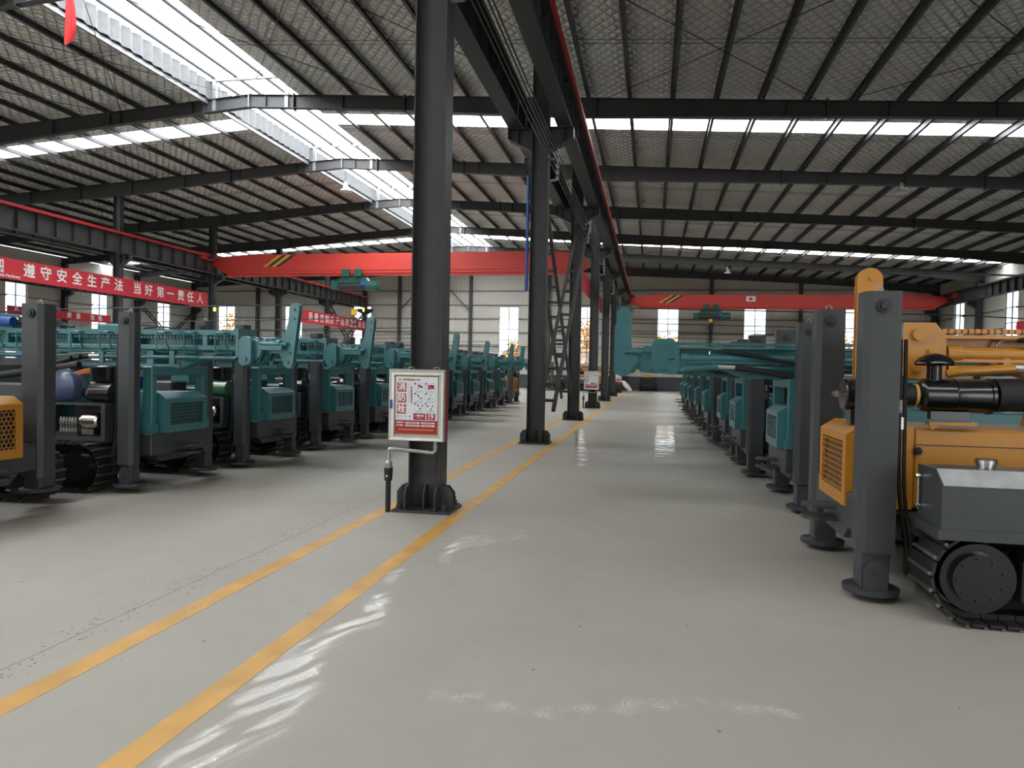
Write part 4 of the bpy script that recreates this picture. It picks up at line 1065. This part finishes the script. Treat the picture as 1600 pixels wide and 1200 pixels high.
    if hose:
        MB().tube([(eb - .42, vn, 1.90), (eb - .42, vn, 1.955), (eb - .46, vn, 1.985), (eb - .56, n * .13, 1.99)], .014, 8, 4).build('elbow_fitting', 'chrome', mast)
        mb = MB()
        if detail == 'yellow':
            for dv in (0, .03, .06): mb.tube([(eb - .56, n * (.13 + dv), 1.985), (eb - .8, n * (.2 + dv), 1.97), (eb - 1.1, n * (.24 + dv), 1.88), (eb - 2.0, n * (.24 + dv), 1.8)], .018, 8, 8, .08)
        else:
            for dv in (0, .035): mb.tube([(eb - .56, n * (.13 + dv), 1.985 - dv * .3), (eb - .95, n * (.2 + dv), 1.92 - dv * .3), (eb - 1.6, n * (.24 + dv), 1.80), (eb - 2.6, n * (.24 + dv), 1.77), (eb - 3.6, n * (.24 + dv), 1.8)], .020, 8, 12, .10)
        mb.build('hydraulic_hose', 'rubber', mast)
        MB().cyl((eb - .52, n * .19, 1.755), (eb - .74, n * .19, 1.75), .028, n=6).build('hose_coupling', 'alu', mast)
        MB().tube([(eb - .74, n * .19, 1.75), (eb - 1.1, n * .24, 1.70), (eb - 1.7, n * .28, 1.60), (eb - 2.6, n * .28, 1.55), (eb - 3.8, n * .25, 1.56)], .036, 10, 14, .08).build('feed_hose', 'rubber', mast)
        MB().tube([(eb - .04, n * .16, 1.70), (eb - .12, n * .18, 1.72), (eb - .28, n * .19, 1.735), (eb - .52, n * .19, 1.755)], .036, 10, 4, .05).build('swivel_pipe', body, mast)
    # ------------- side equipment
    if detail == 'yellow':
        ya = n * .40
        mb = MB().lathe((-.42, ya, 1.53), (-.95, ya, 1.53), [(0, .075), (.012, .115), (.03, .132), (.24, .132), (.245, .136), (.255, .132), (.48, .132), (.485, .142), (.51, .142), (.53, .12)], 28)
        ac = mb.build('air_cleaner', 'black', root)
        MB().lathe((-.53, ya, 1.63), (-.53, ya, 1.87), [(0, .055), (.13, .055), (.135, .135), (.15, .145), (.165, .14), (.20, .11), (.225, .05), (.235, .01)], 26).build('rain_cap', 'black', ac)
        MB().lathe((-.27, ya, 1.53), (-.43, ya, 1.53), [(0, .085), (.16, .082)], 18).build('intake_hose', 'rubber', ac)
        MB().cyl((-.385, ya, 1.53), (-.405, ya, 1.53), .09, n=18).build('hose_clamp', 'gold', ac)
        MB().cyl((-.95, ya, 1.54), (-1.7, ya - n * .05, 1.56), .13, n=20).build('outlet_hose', 'rubber', ac)
        MB().box(-.78, -.50, ya - .04, ya + .04, 1.34, 1.41).build('cradle', 'black', ac)
        MB().box(-.82, -.48, n * .38, n * .48, 1.30, 1.325).prism([(-.56, 1.30), (-.48, 1.30), (-.50, 1.26)], lambda a, b, d: (a, n * .46 + d, b), -.01, .01).build('cleaner_shelf', body, root, smooth=False)
        mf = MB().lathe((.10, n * .22, 1.52), (-.30, n * .22, 1.52), [(0, .05), (.001, .128), (.012, .138), (.02, .13), (.39, .13), (.40, .1)], 26).build('muffler', 'black', root)
        MB().cyl((.18, n * .22, 1.52), (.10, n * .22, 1.52), .018, n=10).cyl((.16, n * .22, 1.52), (.135, n * .22, 1.52), .030, n=6).build('drain_fitting', 'chrome', mf)
        MB().box(-.25, .05, n * .15, n * .29, 1.27, 1.40).build('muffler_stand', 'black', root)
        # fuel tank over the track
        tk = MB().prism([(.98, .66), (1.42, .66), (1.42, .95), (1.28, 1.05), (.98, 1.05)], lambda a, b, d: (d, n * a, b), -2.1, -.24).build('fuel_tank', 'jack', root, smooth=False)
        MB().add([(d, n * a, b) for d in (-2.09, -.25) for a, b in ((1.418, .955), (1.285, 1.050), (1.29, 1.056), (1.423, .961))], [[0, 1, 2, 3], [4, 7, 6, 5], [0, 4, 5, 1], [1, 5, 6, 2], [2, 6, 7, 3], [3, 7, 4, 0]]).build('bare_top_plate', 'bare', tk, smooth=False)
        MB().box(-2.1, -.22, n * .98, n * 1.43, .60, .67).build('tank_ledge', 'jack', tk, smooth=False)
        MB().lathe((-.62, n * 1.12, 1.05), (-.62, n * 1.12, 1.12), [(0, .06), (.03, .06), (.032, .07), (.06, .07), (.07, .06)], 20).build('filler_cap', 'chrome', tk)
        MB().cyl((-1.0, n * 1.12, 1.05), (-1.0, n * 1.12, 1.10), .022, n=8).cyl((-1.0, n * 1.12, 1.06), (-1.0, n * 1.12, 1.08), .032, n=6).build('breather', 'dark', tk)
        MB().cyl((-.22, n * 1.05, .74), (-.22, n * 1.05, .99), .008, n=8).cyl((-.235, n * 1.05, .76), (-.20, n * 1.05, .76), .016, n=6).cyl((-.235, n * 1.05, .97), (-.20, n * 1.05, .97), .016, n=6).build('sight_gauge', 'chrome', tk)
        MB().box(-2.6, -.25, n * .42, n * 1.0, .52, .60).build('side_deck', 'dark', root, smooth=False)
    elif n < 0:
        # left-row machines: valve bay with motor, air filters, tanks
        bx = MB()
        a, b_ = .50, .86
        nb(bx, -1.05, -.30, a, b_, .64, .70); nb(bx, -1.05, -.30, a, b_, 1.10, 1.13); nb(bx, -.36, -.30, a, b_, .70, 1.10); nb(bx, -1.05, -.36, a, a + .02, .70, 1.10)
        bay = bx.build('valve_bay', 'jack', root, smooth=False)
        MB().lathe((-.46, n * .74, .90), (-.74, n * .74, .90), [(0, .08), (.02, .10), (.22, .10), (.26, .06), (.28, .06)], 18).box(-.68, -.5, n * .66, n * .82, .72, .80).build('electric_motor', 'chrome', bay)
        for i in range(6): MB().lathe((-.80 - i * .045, n * .78, .74), (-.80 - i * .045, n * .78, .96), [(0, .018), (.05, .018), (.052, .012), (.1, .012), (.11, .019), (.16, .019), (.2, .008)], 8).build('valve', 'galv', bay)
        MB().box(-1.04, -.72, n * .70, n * .84, .70, .75).build('valve_block', 'dark', bay)
        MB().lathe((-.32, n * .66, 1.26), (-.85, n * .66, 1.26), [(0, .10), (.01, .125), (.30, .125), (.36, .115), (.42, .06), (.53, .05)], 22).build('air_cleaner', tankcol, root)
        MB().lathe((-.62, n * .42, 1.36), (-.62, n * .42, 1.62), [(0, .12), (.05, .20), (.20, .22), (.225, .235), (.24, .235), (.26, .2)], 26).build('breather_drum', 'black', root)
        MB().box(-.62, -.42, -.12, .14, 1.30, 1.52, .05).build('seat_back', 'blue', root)
        MB().lathe((-2.3, n * .5, 1.45), (-1.0, n * .5, 1.62), [(0, .05), (1.3, .05)], 12).build('exhaust_hose', 'rubber', root)
        MB().box(-2.4, -1.25, n * .45, n * .85, .64, 1.36, .02).build('control_box', 'jack', root)
        if wrapped:
            mb = MB(); NU, NVv = 18, 12; vs = []
            for j in range(NVv + 1):
                t = PI * j / NVv
                for i in range(NU):
                    g = 2 * PI * i / NU; rr = 1 + .10 * math.sin(3 * g + 2 * t) + .06 * math.sin(7 * g)
                    vs.append((-1.02 + .24 * math.sin(t) * math.cos(g) * rr, n * .70 + .15 * math.sin(t) * math.sin(g) * rr, 1.32 - .21 * math.cos(t)))
            mb.add(vs, [[j * NU + i, j * NU + (i + 1) % NU, (j + 1) * NU + (i + 1) % NU, (j + 1) * NU + i] for j in range(NVv) for i in range(NU)])
            wp = mb.build('blue_unit', 'bluewrap', root)
            mb2 = MB(); mb2.add([V((-1.02, n * .70, 1.33)) + (V(p) - V((-1.02, n * .70, 1.32))) * (1.12 + .04 * math.sin(i * 2.3)) for i, p in enumerate(vs)], [[j * NU + i, j * NU + (i + 1) % NU, (j + 1) * NU + (i + 1) % NU, (j + 1) * NU + i] for j in range(NVv) for i in range(NU)])
            mb2.build('plastic_wrap', 'film', wp)
            for i in range(3): MB().tube([(-.55, n * .3, 1.50 + i * .03), (-.85, n * .5, 1.52 + i * .02), (-1.15, n * .5, 1.45 + i * .02)], .014, 6, 4).build('orange_hose', 'orangecable', root)
    else:
        MB().lathe((-.5, n * .30, 1.40), (-1.1, n * .30, 1.40), [(0, .09), (.02, .11), (.55, .11), (.6, .06)], 20).build('air_cleaner', 'black', root)
        MB().box(-2.2, -.45, n * .50, n * .95, .62, 1.02, .02).build('fuel_tank', body, root)
        MB().box(-.52, -.42, -.14, .14, 1.30, 1.46, .04).build('seat_back', 'blue', root)
    return root

GR = 'drilling rigs parked in the right row'; GL = 'drilling rigs parked in the left row'
RIGHT = [(1.66, 6.60), (1.84, 9.97), (1.66, 13.0), (1.66, 15.55), (1.52, 18.2), (1.52, 21.65), (1.46, 24.4), (1.44, 27.2), (1.44, 30.5)]
yr = rig((1.66, 6.60, 0), PI, 1, 'yellow', 'hex', -.14, .99, .25, 'yellow', hose=True, loops=False)
tag(yr, 'yellow drilling rig with slate grey jacks and black air cleaner, nearest in the right row', 'drilling rig', GR)
rr = rig((1.84, 9.97, 0), PI, 1, 'teal', 'slot', 2.23, .96, .25, 'teal', hose=True, loops=False)
tag(rr, 'teal drilling rig behind the yellow one, its mast reaching far into the aisle', 'drilling rig', GR)
for i, (x, y) in enumerate(RIGHT[2:]):
    c_ = dup(rr); c_.location = (x, y, 0)
    tag(c_, f'teal drilling rig in the right row, {ORD[i+1]} of the teal ones from the camera', 'drilling rig', GR)
LEFT = [(-6.55, 8.85, -4.66), (-6.5, 11.35, -4.63), (-6.5, 13.95, -4.6), (-6.5, 16.4, -4.55), (-6.5, 18.65, -5.7), (-6.5, 20.84, -4.83), (-6.5, 23.03, -4.5), (-6.5, 25.3, -4.55), (-6.5, 27.8, -4.6), (-6.5, 30.3, -4.6)]
l1 = rig((-6.55, 8.85, 0), 0, -1, 'teal', 'hex', 1.87, .87, .20, 'teal', loops=True, wrapped=True, foot=.10)
tag(l1, 'teal drilling rig with honeycomb radiator and blue wrapped unit, nearest teal one at left', 'drilling rig', GL)
l2 = rig((-6.5, 11.35, 0), 0, -1, 'teal', 'hex', 1.87, .87, .20, 'teal', loops=True, tankcol='tankgreen')
tag(l2, 'teal drilling rig with a green air tank, second teal one in the left row', 'drilling rig', GL)
l3 = rig((-6.5, 13.95, 0), 0, -1, 'teal', 'slot', 1.92, .87, .20, 'teal', loops=True)
tag(l3, 'teal drilling rig with slotted radiator, third teal one in the left row', 'drilling rig', GL)
for i, (x, y, pu) in enumerate(LEFT[3:]):
    c_ = dup(l3); c_.location = (x, y, 0)
    tag(c_, f'teal drilling rig in the left row, {ORD[i+3]} of the teal ones from the camera', 'drilling rig', GL)
    d_ = pu - x - 1.92
    for q_ in c_.children:
        if q_.name.startswith('mast'): q_.location.x = d_
ly = rig((-6.75, 6.12, 0), 0, -1, 'yellow', 'hex', -.14, .99, .25, 'yellow', loops=False, foot=.22)
tag(ly, 'yellow drilling rig cut by the left edge, its honeycomb radiator beside a tall jack', 'drilling rig', GL)
for q_ in list(ly.children):
    if q_.name.startswith('mast'):
        for z_ in list(q_.children): bpy.data.objects.remove(z_)
        bpy.data.objects.remove(q_)
for x, y, rz, lab in ((-6.6, 34.3, 0, 'yellow drilling rig ending the left row behind the teal rigs'), (-8.7, 57.6, PI / 2 * 3, 'yellow drilling rig facing the camera by the end wall'), (-6.4, 60.3, PI, 'yellow drilling rig standing crosswise along the end wall')):
    c_ = dup(yr); c_.location = (x, y, 0); c_.rotation_euler.z = rz; tag(c_, lab, 'drilling rig', 'yellow drilling rigs at the far end')

# ---- cart and sack at the far end
root = empty('flatbed_cart', (-.30, 63.1, 0)); tag(root, 'dark flatbed cart with black wheels parked by the end wall', 'cart')
MB().box(-.75, .75, -.9, .9, .55, .72, .02).build('bed', 'black', root)
MB().box(-.7, .7, -.92, -.88, .72, 1.15).box(-.45, .45, -.8, .2, .72, 1.25, .1).build('body', 'black', root)
MB().box(-.4, .4, -.93, -.80, 1.15, 1.35, .03).build('cover', 'yellow', root)
for x in (-.68, .68):
    for y in (-.6, .6): MB().lathe((x - .1, y, .33), (x + .1, y, .33), [(0, .2), (.02, .31), (.04, .33), (.16, .33), (.18, .31), (.2, .2)], 20).build('wheel', 'rubber', root)
MB().box(-.6, .6, -.65, -.55, .3, .38).prism([(-.2, .3), (.2, .3), (0, .15)], lambda a, b, d: (a, d, b), -.64, -.56).build('axle', 'dark', root, smooth=False)
mb = MB(); NU, NVv = 14, 12; vs = []
for j in range(NVv + 1):
    t = j / NVv; w = .21 * (math.sin(PI * min(1, max(.0, t * .86 + .07)))) ** .55
    for i in range(NU):
        g = 2 * PI * i / NU
        vs.append((.50 - .62 * t + w * math.cos(g) * (1 + .1 * math.sin(5 * g + 9 * t)), .8 * w * math.sin(g), .14 + .80 * t + .12 * w * math.cos(g)))
mb.add(vs, [[j * NU + i, j * NU + (i + 1) % NU, (j + 1) * NU + (i + 1) % NU, (j + 1) * NU + i] for j in range(NVv) for i in range(NU)] + [list(range(NU))[::-1], list(range(NVv * NU, (NVv + 1) * NU))])
o = mb.build('sack', 'sack'); o.location = (XC + .50, FY[6] - .25, 0)
tag(o, 'white sack leaning against the foot of a distant central column', 'sack')

# ------------------------------------------------------------------ outside: trees and a building seen through the windows
def tree(x, y, h, r, leaf, lab):
    root = empty('tree', (x, y, -.3)); tag(root, lab, 'tree', 'trees outside the windows')
    mb = MB().cyl((0, 0, 0), (0, 0, h * .5), .18, .10, n=8)
    for g in range(6):
        t = g * 1.05; mb.cyl((0, 0, h * (.3 + .03 * g)), (r * .6 * math.cos(t), r * .6 * math.sin(t), h * (.6 + .05 * g)), .06, .02, n=5)
    mb.build('trunk', 'bark', root)
    mb = MB(); rnd = random.Random(int(x * 10 + y))
    for i in range(520):
        d = V((rnd.gauss(0, 1), rnd.gauss(0, 1), rnd.gauss(0, 1))).normalized() * (rnd.random() ** .45)
        p = V((d.x * r, d.y * r, h * .62 + d.z * h * .36)); a = V((rnd.gauss(0, 1), rnd.gauss(0, 1), rnd.gauss(0, 1))).normalized(); b_ = a.orthogonal().normalized(); s_ = .16 + .14 * rnd.random()
        c_ = a.cross(b_)
        mb.add([p + b_ * s_, p + c_ * s_ * .6, p - b_ * s_, p - c_ * s_ * .6], [[0, 1, 2, 3]])
    mb.build('crown', leaf, root, smooth=False)
TR = [(-46.5, 75, 8.5, 2.8, 'leafo'), (-37.5, 77, 7.0, 2.6, 'leafg'), (-30.5, 76, 5.2, 2.2, 'leafg'), (-14.8, 78, 5.2, 1.6, 'leafo'), (-6.4, 74, 7.6, 2.0, 'leafo'), (1.2, 76, 6.2, 2.6, 'leafo'), (9.6, 78, 5.6, 2.4, 'leafg'), (11.5, 74, 4.6, 1.6, 'leafo'), (18.0, 77, 6, 2.4, 'leafo')]
oc = gc = 0
for x, y, h, r, lf in TR:
    if lf == 'leafo': oc += 1; lab = f'autumn orange tree outside the end wall, {ORD[oc-1]} orange one from the left'
    else: gc += 1; lab = f'green tree outside the end wall, {ORD[gc-1]} green one from the left'
    tree(x, y, h, r, lf, lab)
for x, y, w, d, h, lab in ((-8, 96, 16, 8, 4.2, 'pale low building outside beyond the end wall windows'), (-66, 52, 9, 30, 5.2, 'pale building outside beyond the left wall windows')):
    root = empty('building', (x, y, -.3)); tag(root, lab, 'building')
    MB().box(-w / 2, w / 2, -d / 2, d / 2, 0, h).build('wall', 'farwall', root, smooth=False)
    MB().box(-w / 2 - .3, w / 2 + .3, -d / 2 - .3, d / 2 + .3, h, h + .3).build('roof', 'wainscot', root, smooth=False)
    for i in range(5):
        if w > d: MB().box(-w / 2 + 1.5 + i * 3, -w / 2 + 2.9 + i * 3, -d / 2 - .03, -d / 2, 1.2, 2.8).build('window', 'bluepipe', root, smooth=False)
        else: MB().box(w / 2, w / 2 + .03, -d / 2 + 3 + i * 5, -d / 2 + 5 + i * 5, 1.4, 3.4).build('window', 'bluepipe', root, smooth=False)
